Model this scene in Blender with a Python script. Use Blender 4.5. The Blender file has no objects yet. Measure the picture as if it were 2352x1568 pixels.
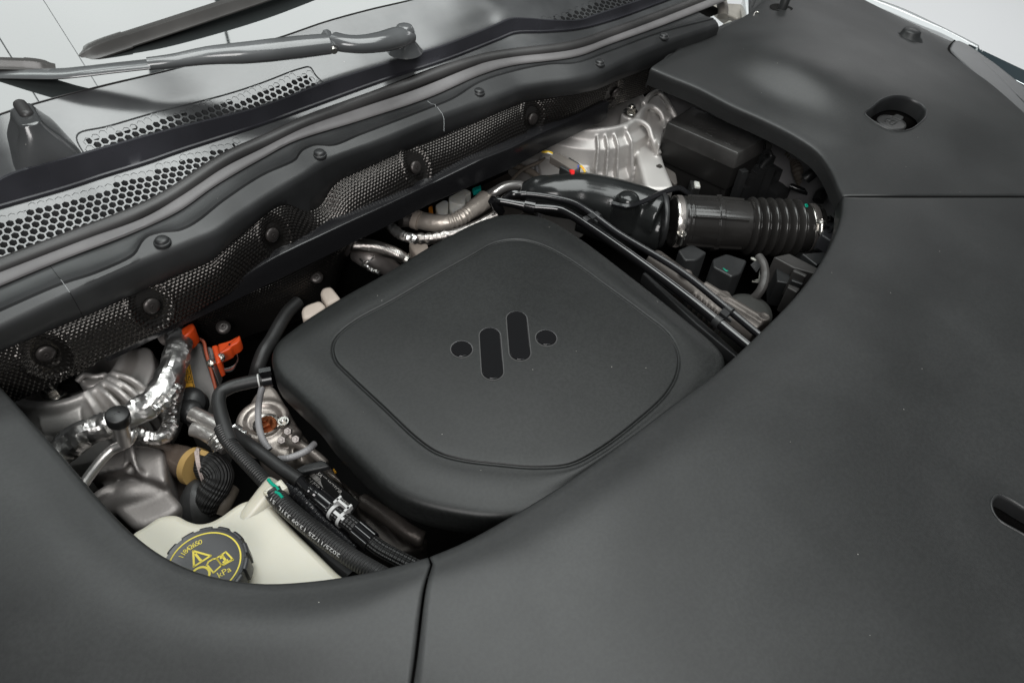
import bpy, bmesh, math, random
from mathutils import Vector, Matrix, noise
from mathutils.bvhtree import BVHTree
random.seed(7)
S = bpy.context.scene
COL = S.collection
V = Vector

# ------------------------------------------------------------------ camera
H = 0.75                       # camera height above the top of the engine cover
FPX = 1614.03                  # focal length in units of a 2352 px wide frame
RM = Matrix(((0.719064, 0.478752, -0.503730), (-0.692437, 0.555092, -0.460873), (0.058973, 0.680198, 0.730652)))
cd = bpy.data.cameras.new('camera'); cam = bpy.data.objects.new('camera', cd); COL.objects.link(cam)
cam.matrix_world = Matrix.Translation((0, 0, H)) @ RM.to_4x4()
cd.sensor_width = 36.0; cd.lens = FPX / 2352 * 36; cd.clip_start = 0.01; cd.clip_end = 60
S.camera = cam
cd.dof.use_dof = True; cd.dof.focus_distance = 1.03; cd.dof.aperture_fstop = 14.0

# ------------------------------------------------------------------ light
w = bpy.data.worlds.new('World'); S.world = w; w.use_nodes = True
bg = w.node_tree.nodes['Background']; bg.inputs[0].default_value = (0.93, 0.97, 1.0, 1); bg.inputs[1].default_value = 0.12
def area(name, loc, target, sx, sy, power, col=(1, 1, 1)):
    l = bpy.data.lights.new(name, 'AREA'); l.shape = 'RECTANGLE'; l.size = sx; l.size_y = sy; l.energy = power; l.color = col
    o = bpy.data.objects.new(name, l); COL.objects.link(o); o.location = loc
    o.rotation_euler = (V(target) - V(loc)).to_track_quat('-Z', 'Y').to_euler()
    return o
# four light panels of the studio ceiling, with narrow gaps between them
for i in range(4):
    y0, y1 = ((-1.5, 3.0), (-1.5, 2.95), (-.3, 2.6), (.8, 2.0))[i]
    area('ceiling_light', (.46 + .72 * i, (y0 + y1) / 2, 4.0), (.46 + .72 * i, (y0 + y1) / 2 + .001, 0), .708, y1 - y0, 16 * (y1 - y0), (0.955, 0.995, 0.98))
area('front_light', (-1.3, -1.0, 2.3), (0.5, 0.6, -0.1), 1.5, 1.5, 76, (1.0, 0.98, 0.965))
area('rear_light', (.1, 4.5, 4.0), (.1, 4.4, 0), 2.6, 1.6, 62, (0.93, 1.0, 0.98))
area('floor_fill_light', (5.8, 1.7, 1.6), (5.8, 1.71, -1), 2.0, 2.0, 40)  # added lamp, only there to brighten the pale floor beyond the car
S.view_settings.view_transform = 'Standard'; S.view_settings.look = 'None'; S.view_settings.exposure = 0; S.view_settings.gamma = 1

# ------------------------------------------------------------------ tracing: picture point + real height -> place
CU, CV = 1176.0, 784.0
def ray(u, v): return RM @ V((u - CU, -(v - CV), -FPX))
def W(u, v, z=0.0):
    d = ray(u, v); t = (z - H) / d.z
    return V((0, 0, H)) + d * t
def WC(u, v, curve):            # where the sight line meets the vertical curtain hung from a curve
    d = ray(u, v); best = None
    n = len(curve)
    for i in range(n - 1):
        a, b = curve[i], curve[i + 1]
        if i == 0: a = a + (a - b) * 3
        if i == n - 2: b = b + (b - curve[i]) * 3
        ex, ey = b.x - a.x, b.y - a.y
        den = d.x * ey - d.y * ex
        if abs(den) < 1e-9: continue
        t = (a.x * ey - a.y * ex) / den
        s = (d.x * t - a.x) / ex if abs(ex) > abs(ey) else (d.y * t - a.y) / ey
        if t > 0 and -1e-6 <= s <= 1.000001:
            if best is None or abs(t) < best: best = t
    if best is None: return W(u, v, curve[0].z - .03)
    return V((0, 0, H)) + d * best
C1 = (0, 0, .25685); C2 = (570.5, 0, .25685); C3 = (1141.1, 0, .25685); C4 = (1745.2, 0, .258)
C5 = (0, 369.2, .25685); C6 = (570.5, 369.2, .25685); C7 = (1141.1, 167.8, .17123); C8 = (1476.7, 201.4, .2)
C9 = (1476.7, 469.9, .2); C10 = (0, 704.8, .2); C11 = (369.2, 704.8, .2); C12 = (167.8, 973.3, .2311)
C13 = (570.5, 1006.8, .2); C14 = (771.9, 436.3, .2); C15 = (738.4, 469.9, .42811); C16 = (1074, 268.5, .2286)
C17 = (1543.8, 469.9, .3436); C18 = (0, 839, .46494); C19 = (2147.9, 1074, .1284); C20 = (1577.4, 0, .12843); D = (0, 0, 1)
def T(c, pts, z=0.0):
    return [W(c[0] + p[0] * c[2], c[1] + p[1] * c[2], p[2] if len(p) > 2 else z) for p in pts]
def PX(p):                      # frame units per metre at a place
    return FPX / -((RM.transposed() @ (p - V((0, 0, H)))).z)

def cr(pts, n, closed=False):   # smooth curve through points, evenly resampled
    P = [V(p) for p in pts]; m = len(P); out = []
    segs = m if closed else m - 1
    for i in range(segs):
        p1, p2 = P[i], P[(i + 1) % m]
        p0 = P[(i - 1) % m] if (closed or i > 0) else p1 * 2 - p2
        p3 = P[(i + 2) % m] if (closed or i < m - 2) else p2 * 2 - p1
        d1 = max((p2 - p1).length, 1e-7) ** .5; d0 = max((p1 - p0).length, 1e-7) ** .5; d2 = max((p3 - p2).length, 1e-7) ** .5
        m1 = ((p1 - p0) / d0 - (p2 - p0) / (d0 + d1) + (p2 - p1) / d1) * d1
        m2 = ((p2 - p1) / d1 - (p3 - p1) / (d1 + d2) + (p3 - p2) / d2) * d1
        for k in range(16):
            t = k / 16
            out.append(p1 * (2*t**3 - 3*t*t + 1) + m1 * (t**3 - 2*t*t + t) + p2 * (-2*t**3 + 3*t*t) + m2 * (t**3 - t*t))
    out.append(P[0].copy() if closed else P[-1].copy())
    L = [0]
    for i in range(1, len(out)): L.append(L[-1] + (out[i] - out[i - 1]).length)
    res = []; j = 0; tot = L[-1]; cnt = n if closed else n - 1
    for k in range(n):
        s = tot * k / cnt
        while j < len(L) - 2 and L[j + 1] < s: j += 1
        f = (s - L[j]) / max(L[j + 1] - L[j], 1e-9)
        res.append(out[j].lerp(out[j + 1], min(max(f, 0), 1)))
    return res
def atX(curve, xs):             # resample a curve that runs along X at given X values
    c = cr(curve, 160); c.sort(key=lambda p: p.x); out = []; j = 0
    for x in xs:
        while j < len(c) - 2 and c[j + 1].x < x: j += 1
        a, b = c[j], c[j + 1]; f = (x - a.x) / max(b.x - a.x, 1e-6)
        if f < 0: b = c[8]; f = (x - a.x) / (b.x - a.x)
        if f > 1: a = c[-10]; b = c[-1]; f = (x - a.x) / (b.x - a.x)
        q = a + (b - a) * f; q.x = x; out.append(q)
    return out
def sh(curve, dx=0, dy=0, dz=0): return [p + V((dx, dy, dz)) for p in curve]
def offs(loop, d):              # offset a closed loop outward in plan
    n = len(loop); A = sum(loop[i].x * loop[(i+1) % n].y - loop[(i+1) % n].x * loop[i].y for i in range(n))
    s = 1 if A > 0 else -1; out = []
    for i in range(n):
        t = loop[(i + 1) % n] - loop[i - 1]; t.z = 0
        if t.length < 1e-9: out.append(loop[i].copy()); continue
        t.normalize(); out.append(loop[i] + V((t.y, -t.x, 0)) * d * s)
    return out

# ------------------------------------------------------------------ materials
MATS = {}
def mat(name, col, rough=.5, metal=0.0, bump=None, spec=.5, coat=0.0, specks=False, blotch=0.0, rvar=0.0, sss=0.0, trans=0.0, ior=1.45, bumps=(), grain=0):
    if name in MATS: return MATS[name]
    m = bpy.data.materials.new(name); m.use_nodes = True; nt = m.node_tree; N = nt.nodes; L = nt.links
    b = N['Principled BSDF']
    b.inputs['Base Color'].default_value = (*col, 1); b.inputs['Roughness'].default_value = rough; b.inputs['Metallic'].default_value = metal
    b.inputs['Specular IOR Level'].default_value = spec; b.inputs['IOR'].default_value = ior
    b.inputs['Coat Weight'].default_value = coat; b.inputs['Coat Roughness'].default_value = .08
    b.inputs['Transmission Weight'].default_value = trans
    if sss: b.inputs['Subsurface Weight'].default_value = sss; b.inputs['Subsurface Radius'].default_value = (.02, .016, .01); b.inputs['Subsurface Scale'].default_value = .5
    tc = N.new('ShaderNodeTexCoord'); last = None
    def ntex(scale, detail=3, vec='Object'):
        t = N.new('ShaderNodeTexNoise'); t.inputs['Scale'].default_value = scale; t.inputs['Detail'].default_value = detail
        L.new(tc.outputs[vec], t.inputs['Vector']); return t
    def addbump(h, strength, dist):
        nonlocal last
        bp = N.new('ShaderNodeBump'); bp.inputs['Strength'].default_value = strength; bp.inputs['Distance'].default_value = dist
        L.new(h, bp.inputs['Height'])
        if last: L.new(last, bp.inputs['Normal'])
        last = bp.outputs['Normal']; L.new(last, b.inputs['Normal'])
    if bump: addbump(ntex(bump[0]).outputs['Fac'], bump[1], bump[2] if len(bump) > 2 else .001)
    for kind, *a in bumps:
        if kind == 'rings':      # fine windings across a hose; a = per metre, strength, dist
            sx = N.new('ShaderNodeSeparateXYZ'); L.new(tc.outputs['UV'], sx.inputs[0])
            mu = N.new('ShaderNodeMath'); mu.operation = 'MULTIPLY'; mu.inputs[1].default_value = a[0] * 6.2832; L.new(sx.outputs[0], mu.inputs[0])
            sn = N.new('ShaderNodeMath'); sn.operation = 'SINE'; L.new(mu.outputs[0], sn.inputs[0]); addbump(sn.outputs[0], a[1], a[2])
        if kind == 'braid':      # crossed strands; a = per metre, around, strength, dist
            sx = N.new('ShaderNodeSeparateXYZ'); L.new(tc.outputs['UV'], sx.inputs[0]); o = []
            for sg in (1, -1):
                m1 = N.new('ShaderNodeMath'); m1.operation = 'MULTIPLY'; m1.inputs[1].default_value = a[0] * 6.2832; L.new(sx.outputs[0], m1.inputs[0])
                m2 = N.new('ShaderNodeMath'); m2.operation = 'MULTIPLY_ADD'; m2.inputs[1].default_value = sg * a[1] * 6.2832; L.new(sx.outputs[1], m2.inputs[0]); L.new(m1.outputs[0], m2.inputs[2])
                sn = N.new('ShaderNodeMath'); sn.operation = 'SINE'; L.new(m2.outputs[0], sn.inputs[0]); o.append(sn)
            mu = N.new('ShaderNodeMath'); mu.operation = 'MULTIPLY'; L.new(o[0].outputs[0], mu.inputs[0]); L.new(o[1].outputs[0], mu.inputs[1])
            addbump(mu.outputs[0], a[2], a[3])
        if kind == 'noise': addbump(ntex(a[0], 4).outputs['Fac'], a[1], a[2])
        if kind == 'crinkle':    # folded foil: sharp facets
            vt = N.new('ShaderNodeTexVoronoi'); vt.feature = 'F1'; vt.inputs['Scale'].default_value = a[0]
            nz = ntex(a[0] * .6, 2); mx = N.new('ShaderNodeVectorMath'); mx.operation = 'MULTIPLY_ADD'
            L.new(nz.outputs['Color'], mx.inputs[0]); mx.inputs[1].default_value = (.03, .03, .03); L.new(tc.outputs['Object'], mx.inputs[2])
            L.new(mx.outputs[0], vt.inputs['Vector']); addbump(vt.outputs['Distance'], a[1], a[2])
    if blotch or specks:
        gr = ntex(230, 2); mix = N.new('ShaderNodeMix'); mix.data_type = 'RGBA'; mix.inputs['A'].default_value = (*col, 1)
        mix.inputs['B'].default_value = (*[min(1, c * (1 + 3 * blotch) + blotch * .012) for c in col], 1)
        rp = N.new('ShaderNodeMapRange'); rp.inputs['From Min'].default_value = .42; rp.inputs['From Max'].default_value = .72
        L.new(ntex(7, 5).outputs['Fac'], rp.inputs['Value']); L.new(rp.outputs[0], mix.inputs['Factor']); out = mix.outputs['Result']
        if grain:
            gm = N.new('ShaderNodeMapRange'); gm.inputs['From Min'].default_value = .35; gm.inputs['From Max'].default_value = .65; gm.inputs['To Min'].default_value = 1 - grain; gm.inputs['To Max'].default_value = 1 + grain * 1.2
            L.new(gr.outputs['Fac'], gm.inputs['Value']); vm = N.new('ShaderNodeVectorMath'); vm.operation = 'SCALE'; L.new(out, vm.inputs[0]); L.new(gm.outputs[0], vm.inputs['Scale']); out = vm.outputs[0]
        if specks:
            vt = N.new('ShaderNodeTexVoronoi'); vt.inputs['Scale'].default_value = 55; L.new(tc.outputs['Object'], vt.inputs['Vector'])
            lt = N.new('ShaderNodeMath'); lt.operation = 'LESS_THAN'; lt.inputs[1].default_value = .036; L.new(vt.outputs['Distance'], lt.inputs[0])
            sp = N.new('ShaderNodeSeparateColor'); L.new(vt.outputs['Color'], sp.inputs[0])
            gt = N.new('ShaderNodeMath'); gt.operation = 'GREATER_THAN'; gt.inputs[1].default_value = .86; L.new(sp.outputs[0], gt.inputs[0])
            ml = N.new('ShaderNodeMath'); ml.operation = 'MULTIPLY'; L.new(lt.outputs[0], ml.inputs[0]); L.new(gt.outputs[0], ml.inputs[1])
            m2 = N.new('ShaderNodeMix'); m2.data_type = 'RGBA'; m2.inputs['B'].default_value = (.30, .29, .27, 1)
            L.new(out, m2.inputs['A']); L.new(ml.outputs[0], m2.inputs['Factor']); out = m2.outputs['Result']
        L.new(out, b.inputs['Base Color'])
    if rvar:
        rr = N.new('ShaderNodeMapRange'); rr.inputs['To Min'].default_value = max(0, rough - rvar); rr.inputs['To Max'].default_value = rough + rvar
        rr.inputs['From Min'].default_value = .35; rr.inputs['From Max'].default_value = .65
        L.new(ntex(9, 5).outputs['Fac'], rr.inputs['Value']); L.new(rr.outputs[0], b.inputs['Roughness'])
    MATS[name] = m; return m
trim = mat('grained_black_plastic', (.0172, .0178, .0179), .43, spec=.42, bump=(650, .14, .0004), specks=True, blotch=.12, rvar=.02, grain=.09)
cover = mat('engine_cover_plastic', (.0086, .0092, .0090), .42, spec=.36, bump=(900, .22, .0004), specks=True, blotch=.1, rvar=.02, grain=.2)
satin = mat('satin_black_plastic', (.0155, .016, .0165), .40, bump=(500, .12, .0005), specks=True, blotch=.3, rvar=.05)
cowlm = mat('weathered_cowl_plastic', (.034, .035, .036), .17, specks=True, blotch=.3, rvar=.03, spec=.78, ior=1.5)
rubber = mat('soft_rubber', (.022, .021, .021), .42, bump=(500, .1, .0004), blotch=.3)
bandm = mat('grey_rubber_band', (.095, .091, .092), .5, bump=(500, .1, .0004), blotch=.2)
gloss = mat('gloss_black', (.006, .006, .0065), .07, specks=True, coat=.3)
lacquer = mat('lacquered_steel', (.010, .010, .011), .2, bump=(60, .04, .0005), specks=True, rvar=.05)
hosem = mat('smooth_black_hose', (.009, .009, .010), .2, bump=(300, .08, .0004), blotch=.2)
matt = mat('matt_black_rubber', (.011, .011, .011), .48, bump=(400, .25, .0006), blotch=.5, specks=True)
braid = mat('braided_black_hose', (.014, .014, .014), .33, bumps=[('braid', 95, 7, .9, .0012)])
wound = mat('wound_black_hose', (.014, .014, .014), .34, bumps=[('rings', 260, .8, .0008)], blotch=.3)
sleeve = mat('woven_black_sleeve', (.012, .012, .012), .6, bumps=[('braid', 60, 14, 1, .0015)])
alu = mat('cast_aluminium', (.58, .56, .54), .55, metal=.68, bump=(420, .3, .0008), rvar=.06)
alud = mat('dull_cast_metal', (.25, .23, .22), .46, metal=.7, bump=(300, .3, .0008), rvar=.1)
head = mat('dusty_engine_casting', (.075, .066, .060), .45, metal=.6, bump=(200, .35, .001), blotch=.5)
foil = mat('crinkled_foil', (.60, .59, .575), .33, metal=1, bumps=[('noise', 160, .35, .002)])
foilw = mat('wound_foil', (.62, .58, .55), .3, metal=1, bumps=[('rings', 420, .5, .0006), ('noise', 70, .3, .003)])
pipe = mat('bare_aluminium_pipe', (.62, .60, .58), .34, metal=.9, bump=(200, .12, .0006), rvar=.08)
steel = mat('zinc_plated_steel', (.66, .64, .60), .25, metal=1, bump=(200, .1, .0005))
cream = mat('cream_translucent_plastic', (.44, .42, .35), .30, sss=.3, bump=(120, .12, .001), blotch=.03)
whitep = mat('white_nylon', (.55, .55, .52), .4, sss=.2)
orange = mat('orange_plastic', (.44, .045, .006), .4, bump=(300, .1, .0005))
yellowl = mat('yellow_label', (.72, .36, .03), .45)
yprint = mat('yellow_print', (.50, .41, .04), .5)
wprint = mat('white_print', (.44, .44, .43), .5)
gprint = mat('grey_print', (.50, .48, .46), .5)
green = mat('green_paint_mark', (.0, .26, .17), .45)
red = mat('red_plastic', (.7, .02, .02), .35)
yellw = mat('yellow_wire', (.75, .50, .05), .4)
bluew = mat('blue_wire', (.04, .08, .4), .4)
copper = mat('copper_sender', (.28, .09, .035), .35, metal=.8)
shieldm = mat('embossed_black_foil', (.058, .054, .051), .17, metal=.88, bump=(90, .25, .002))
greym = mat('grey_module_metal', (.13, .125, .12), .5, metal=.3, bump=(200, .2, .001), specks=True, blotch=.4)
beige = mat('beige_insulation', (.42, .36, .31), .55, bump=(150, .3, .001), blotch=.1)
cable = mat('grey_cable_jacket', (.20, .195, .20), .4, bumps=[('rings', 300, .3, .0005)])
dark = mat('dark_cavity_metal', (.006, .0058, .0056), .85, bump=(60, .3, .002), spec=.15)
paint = mat('white_body_paint', (.62, .64, .65), .12, coat=1)
glass = mat('windscreen_glass', (.75, .82, .80), .0, spec=.5, coat=0)
brown = mat('brown_corrugated_hose', (.10, .085, .07), .5, bump=(200, .2, .0008), blotch=.4)
tan = mat('tan_clamp_plastic', (.34, .22, .08), .4)

# ------------------------------------------------------------------ object helpers
def tag(o, label, cat, group=None):
    o['label'] = label; o['category'] = cat
    if group: o['group'] = group
    return o
def thing(name, label, cat, loc, group=None):
    o = bpy.data.objects.new(name, None); o.empty_display_size = .01; COL.objects.link(o); o.location = loc
    return tag(o, label, cat, group)
def origin(par):
    v = V((0, 0, 0))
    while par is not None: v += par.location; par = par.parent
    return v
def mk(name, data, m, par=None, smooth=True, label=None, angle=None):
    verts, faces = data[0], data[1]; uvs = data[2] if len(data) > 2 else None
    me = bpy.data.meshes.new(name)
    if par is not None: og = origin(par)
    else:
        n = max(1, len(verts)); c = V((0, 0, 0))
        for v in verts: c += V(v)
        og = c / n; og.z = min(v[2] for v in verts)
    me.from_pydata([V(v) - og for v in verts], [], faces); me.materials.append(m)
    if uvs:
        ul = me.uv_layers.new(name='UVMap')
        for li, lp in enumerate(me.loops): ul.data[li].uv = uvs[lp.vertex_index]
    if smooth: me.polygons.foreach_set('use_smooth', [True] * len(me.polygons))
    if smooth and len(faces) < 60000:
        bm = bmesh.new(); bm.from_mesh(me); bmesh.ops.recalc_face_normals(bm, faces=bm.faces); bm.to_mesh(me); bm.free()
    me.update()
    if angle is None and len(faces) < 3000: angle = 60
    if angle and smooth: me.set_sharp_from_angle(angle=math.radians(angle))
    if smooth:
        for pl_ in me.polygons:
            if len(pl_.vertices) > 8: pl_.use_smooth = False
    o = bpy.data.objects.new(name, me); COL.objects.link(o)
    if par is not None: o.parent = par
    else: o.location = og
    if label: o['label'] = label
    return o
def bake(o, mods, keep_angle=None):
    for t, kw in mods:
        md = o.modifiers.new('m', t)
        for k, v_ in kw.items(): setattr(md, k, v_)
    bpy.context.view_layer.update()
    dg = bpy.context.evaluated_depsgraph_get()
    me = bpy.data.meshes.new_from_object(o.evaluated_get(dg)); o.modifiers.clear(); o.data = me
    me.polygons.foreach_set('use_smooth', [True] * len(me.polygons))
    if keep_angle: me.set_sharp_from_angle(angle=math.radians(keep_angle))
    return o
def join(*ds):
    vs, fs, us = [], [], []; hasuv = all(len(d) > 2 for d in ds)
    for d in ds:
        k = len(vs); vs += list(d[0]); fs += [[i + k for i in f] for f in d[1]]
        if hasuv: us += list(d[2])
    return (vs, fs, us) if hasuv else (vs, fs)
def grid(rows, closed=False, flip=False):
    nu = len(rows[0]); vs = [p for r in rows for p in r]; fs = []
    for j in range(len(rows) - 1):
        for i in range(nu if closed else nu - 1):
            a = j * nu + i; b = j * nu + (i + 1) % nu; f = (a, b, b + nu, a + nu)
            fs.append(f[::-1] if flip else f)
    return vs, fs
def between(c0, c1, n):         # rows strictly from c0 to c1 inclusive of c0 only
    return [[a.lerp(b, k / n) for a, b in zip(c0, c1)] for k in range(n)]
def loft(curves, subs):
    rows = []
    for i in range(len(curves) - 1): rows += between(curves[i], curves[i + 1], subs[i] if isinstance(subs, (list, tuple)) else subs)
    rows.append(list(curves[-1])); return grid(rows)
def smooth_loft(curves, n):     # smooth across too
    cols = [cr([c[i] for c in curves], n) for i in range(len(curves[0]))]
    return grid([[cols[i][j] for i in range(len(cols))] for j in range(n)])
def frames(P):
    n = len(P); tg = [(P[min(i + 1, n - 1)] - P[max(i - 1, 0)]).normalized() for i in range(n)]
    r = V((0, 0, 1)); r = (r - tg[0] * r.dot(tg[0]))
    if r.length < .05: r = V((1, 0, 0)) - tg[0] * tg[0].x
    r.normalize(); out = []
    for t in tg:
        r = (r - t * r.dot(t)).normalized(); out.append((t, r, t.cross(r)))
    return out
def tube(pts, rad, n=None, seg=20, cap=True, rfun=None, sx=1.0, raw=False):
    if not raw: L0 = sum((V(pts[i]) - V(pts[i+1])).length for i in range(len(pts) - 1))
    if n is None: n = 24 if raw else max(8, int(L0 / .008))
    P = pts if raw else cr(pts, n); n = len(P); F = frames(P); vs, fs, us = [], [], []; s = 0
    rl = rad if isinstance(rad, (list, tuple)) else [rad]
    for i, p in enumerate(P):
        if i: s += (P[i] - P[i - 1]).length
        q = i / max(n - 1, 1) * (len(rl) - 1); k = min(int(q), len(rl) - 1); k2 = min(k + 1, len(rl) - 1); r = rl[k] + (rl[k2] - rl[k]) * (q - k)
        t, a, b = F[i]
        for j in range(seg + 1):
            th = 2 * math.pi * j / seg; rr = r
            if rfun: rr = r * rfun(s, th, i / max(n - 1, 1))
            vs.append(p + a * math.cos(th) * rr + b * math.sin(th) * rr * sx); us.append((s, j / seg))
    w_ = seg + 1
    for i in range(n - 1):
        for j in range(seg): fs.append((i * w_ + j, i * w_ + j + 1, (i + 1) * w_ + j + 1, (i + 1) * w_ + j))
    if cap:
        fs.append([j for j in range(seg)][::-1]); fs.append([(n - 1) * w_ + j for j in range(seg)])
    return vs, fs, us
def lathe(c, axis, prof, seg=32):   # prof: (radius, height along axis)
    ax = V(axis).normalized(); a = ax.orthogonal().normalized(); b = ax.cross(a); c = V(c); rows = []
    for r, h in prof: rows.append([c + ax * h + (a * math.cos(2 * math.pi * j / seg) + b * math.sin(2 * math.pi * j / seg)) * r for j in range(seg)])
    vs, fs = grid(rows, True)
    fs.append(list(range(seg))[::-1]); k = (len(rows) - 1) * seg; fs.append([k + j for j in range(seg)])
    return vs, fs
def shell(loop, prof, bottom=True):     # stack of offset loops (offset, z) from top to bottom, top closed
    rows = []
    for d, z in prof: rows.append([V((p.x, p.y, p.z + z)) for p in offs(loop, d)])
    vs, fs = grid(rows, True); n = len(loop); fs.append(list(range(n)))
    if bottom: k = (len(rows) - 1) * n; fs.append([k + j for j in range(n)][::-1])
    return vs, fs
def rloop(pts, r, seg=5):       # polygon with rounded corners
    out = []; n = len(pts)
    for i in range(n):
        p = pts[i]; a = pts[i - 1] - p; b = pts[(i + 1) % n] - p
        ra = min(r, a.length * .45); rb = min(r, b.length * .45)
        pa = p + a.normalized() * ra; pb = p + b.normalized() * rb
        for k in range(seg + 1):
            t = k / seg; out.append(pa * (1 - t)**2 + p * 2 * t * (1 - t) + pb * t * t)
    return out
def slab(pts, dz, r=.004, bev=.002):
    return shell(rloop(pts, r), [(-bev, 0), (-bev * .3, -bev * .3), (0, -bev), (0, -dz)])
def obox(c, ax, ay, az):        # box from centre and three half-axis vectors
    c, ax, ay, az = V(c), V(ax), V(ay), V(az); vs = []
    for k in (-1, 1):
        for j in (-1, 1):
            for i in (-1, 1): vs.append(c + ax * i + ay * j + az * k)
    return vs, [(0, 2, 3, 1), (4, 5, 7, 6), (0, 1, 5, 4), (2, 6, 7, 3), (0, 4, 6, 2), (1, 3, 7, 5)]
def sphere(c, r, sc=(1, 1, 1), seg=14):
    rows = []
    for i in range(1, seg):
        a = math.pi * i / seg
        rows.append([V(c) + V((math.sin(a) * math.cos(t) * r * sc[0], math.sin(a) * math.sin(t) * r * sc[1], math.cos(a) * r * sc[2])) for t in [2 * math.pi * j / seg for j in range(seg)]])
    vs, fs = grid(rows, True); vs.append(V(c) + V((0, 0, r * sc[2]))); vs.append(V(c) - V((0, 0, r * sc[2]))); m = len(vs)
    for j in range(seg): fs.append((m - 2, (j + 1) % seg, j)); k = (len(rows) - 1) * seg; fs.append((m - 1, k + j, k + (j + 1) % seg))
    return vs, [f[::-1] for f in fs]
def cast(name, prims, m, par, voxel=.003, it=6, label=None):
    o = mk(name, join(*[p[:2] for p in prims]), m, par, label=label)
    return bake(o, [('REMESH', dict(mode='VOXEL', voxel_size=voxel, use_smooth_shade=True)), ('SMOOTH', dict(iterations=it, factor=.6))])
def textmesh(s, size, align='LEFT'):
    cu = bpy.data.curves.new('t', 'FONT'); cu.body = s; cu.size = size; cu.align_x = align; cu.resolution_u = 3
    o = bpy.data.objects.new('t', cu); COL.objects.link(o); bpy.context.view_layer.update()
    dg = bpy.context.evaluated_depsgraph_get(); me = bpy.data.meshes.new_from_object(o.evaluated_get(dg))
    vs = [v.co.copy() for v in me.vertices]; fs = [list(p.vertices) for p in me.polygons]
    bpy.data.objects.remove(o); bpy.data.curves.remove(cu); bpy.data.meshes.remove(me)
    return vs, fs
def copyof(o, par, loc=None, rot=None, name=None):
    c = o.copy(); COL.objects.link(c); c.parent = par
    if loc is not None: c.location = loc
    if rot is not None: c.rotation_euler = rot
    return c
def capsule(a, b, r, seg=14):
    d = (b - a); d.z = 0
    if d.length < 1e-5: return [a + V((math.cos(t), math.sin(t), 0)) * r for t in [2 * math.pi * k / (2 * seg) for k in range(2 * seg)]]
    d.normalize(); n = V((-d.y, d.x, 0)); out = []
    for k in range(seg + 1):
        t = -math.pi / 2 + math.pi * k / seg; out.append(b + d * math.cos(t) * r + n * math.sin(t) * r)
    for k in range(seg + 1):
        t = math.pi / 2 + math.pi * k / seg; out.append(a + d * math.cos(t) * r + n * math.sin(t) * r)
    return out
def inside(x, y, poly):
    c = False; n = len(poly); j = n - 1
    for i in range(n):
        if (poly[i].y > y) != (poly[j].y > y) and x < (poly[j].x - poly[i].x) * (y - poly[i].y) / (poly[j].y - poly[i].y) + poly[i].x: c = not c
        j = i
    return c
def edist(x, y, poly):
    best = 9; n = len(poly); p = V((x, y))
    for i in range(n):
        a = V(poly[i][:2]); b = V(poly[(i + 1) % n][:2]); ab = b - a
        t = max(0, min(1, (p - a).dot(ab) / max(ab.dot(ab), 1e-9))); best = min(best, (a + ab * t - p).length)
    return best

# ================================================================== SETTING
fl = mk('floor', grid([[V((-5, -4, -.95)), V((7, -4, -.95))], [V((-5, 6, -.95)), V((7, 6, -.95))]]), mat('pale_studio_floor', (.82, .83, .84), .35, bump=(3, .05, .01)), smooth=False); fl['kind'] = 'structure'
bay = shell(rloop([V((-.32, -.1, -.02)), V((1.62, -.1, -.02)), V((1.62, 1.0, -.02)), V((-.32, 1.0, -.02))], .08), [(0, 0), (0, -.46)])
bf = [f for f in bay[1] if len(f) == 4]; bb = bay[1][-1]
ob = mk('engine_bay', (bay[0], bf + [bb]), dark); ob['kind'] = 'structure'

# ================================================================== COWL STRIPS
AX = V((.65, 1.134, .197)); SLOPE = math.radians(27); NW = V((0, -math.sin(SLOPE), math.cos(SLOPE)))
def WG(u, v, off=0.0):          # sight line meets the windscreen plane (lifted by off)
    d = ray(u, v); o = V((0, 0, H)); t = (AX + NW * off - o).dot(NW) / d.dot(NW); return o + d * t
XS = [-.3 + 1.95 * i / 220 for i in range(221)]
A0 = atX([W(u, v, .10) for u, v in [(0,754),(164,677),(334,600),(437,558),(501,532),(560,492),(604,464),(648,436),(704,403),(760,369),(879,324),(1020,267),(1141,224),(1174,212),(1198,202),(1254,192),(1321,184),(1364,173),(1449,134),(1552,92),(1657,57)]], XS)
def fy(curve, x):
    t = (x + .3) / 1.95 * 220; j = max(0, min(219, int(t))); f = min(max(t - j, -1), 2)
    return curve[j].y + (curve[j + 1].y - curve[j].y) * f, curve[j].z + (curve[j + 1].z - curve[j].z) * f
def follow(front, uv, slope):   # line seen at uv, lying on the strip that leaves the curve in front at the given slope
    out = []
    for u, v in uv:
        z = .12
        for _ in range(60):
            p = W(u, v, z); y0, z0 = fy(front, p.x); g = z - (z0 + slope * (p.y - y0)); z -= g / (1 + slope * max(p.y, .3) / (H - z))
            z = max(0, min(.4, z))
        out.append(W(u, v, z))
    return atX(out, XS)
Bp = [(0,811),(60,784),(120,759),(210,723),(257,700),(340,664),(424,626),(488,600),(545,550),(570,531),(600,504),(622,487),(640,474),(655,471),(668,472),(680,477),(695,486),(710,489),(725,485),(738,475),(750,457),(757,443),(768,427),(789,412),(830,395),(879,374),(917,354),(1020,313),(1100,279),(1175,248),(1205,236),(1260,227),(1321,218),(1372,207),(1430,182),(1490,159),(1570,125),(1657,88)]
dense = []
for i in range(len(Bp) - 1):
    for k in range(4):
        f = k / 4; dense.append((Bp[i][0] * (1 - f) + Bp[i+1][0] * f, Bp[i][1] * (1 - f) + Bp[i+1][1] * f))
bpts = [WC(u, v, sh(A0, 0, 0, 0)) for u, v in dense]
bpts = [p for i, p in enumerate(bpts) if i == 0 or p.x > bpts[i - 1].x + 1e-4]
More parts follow.
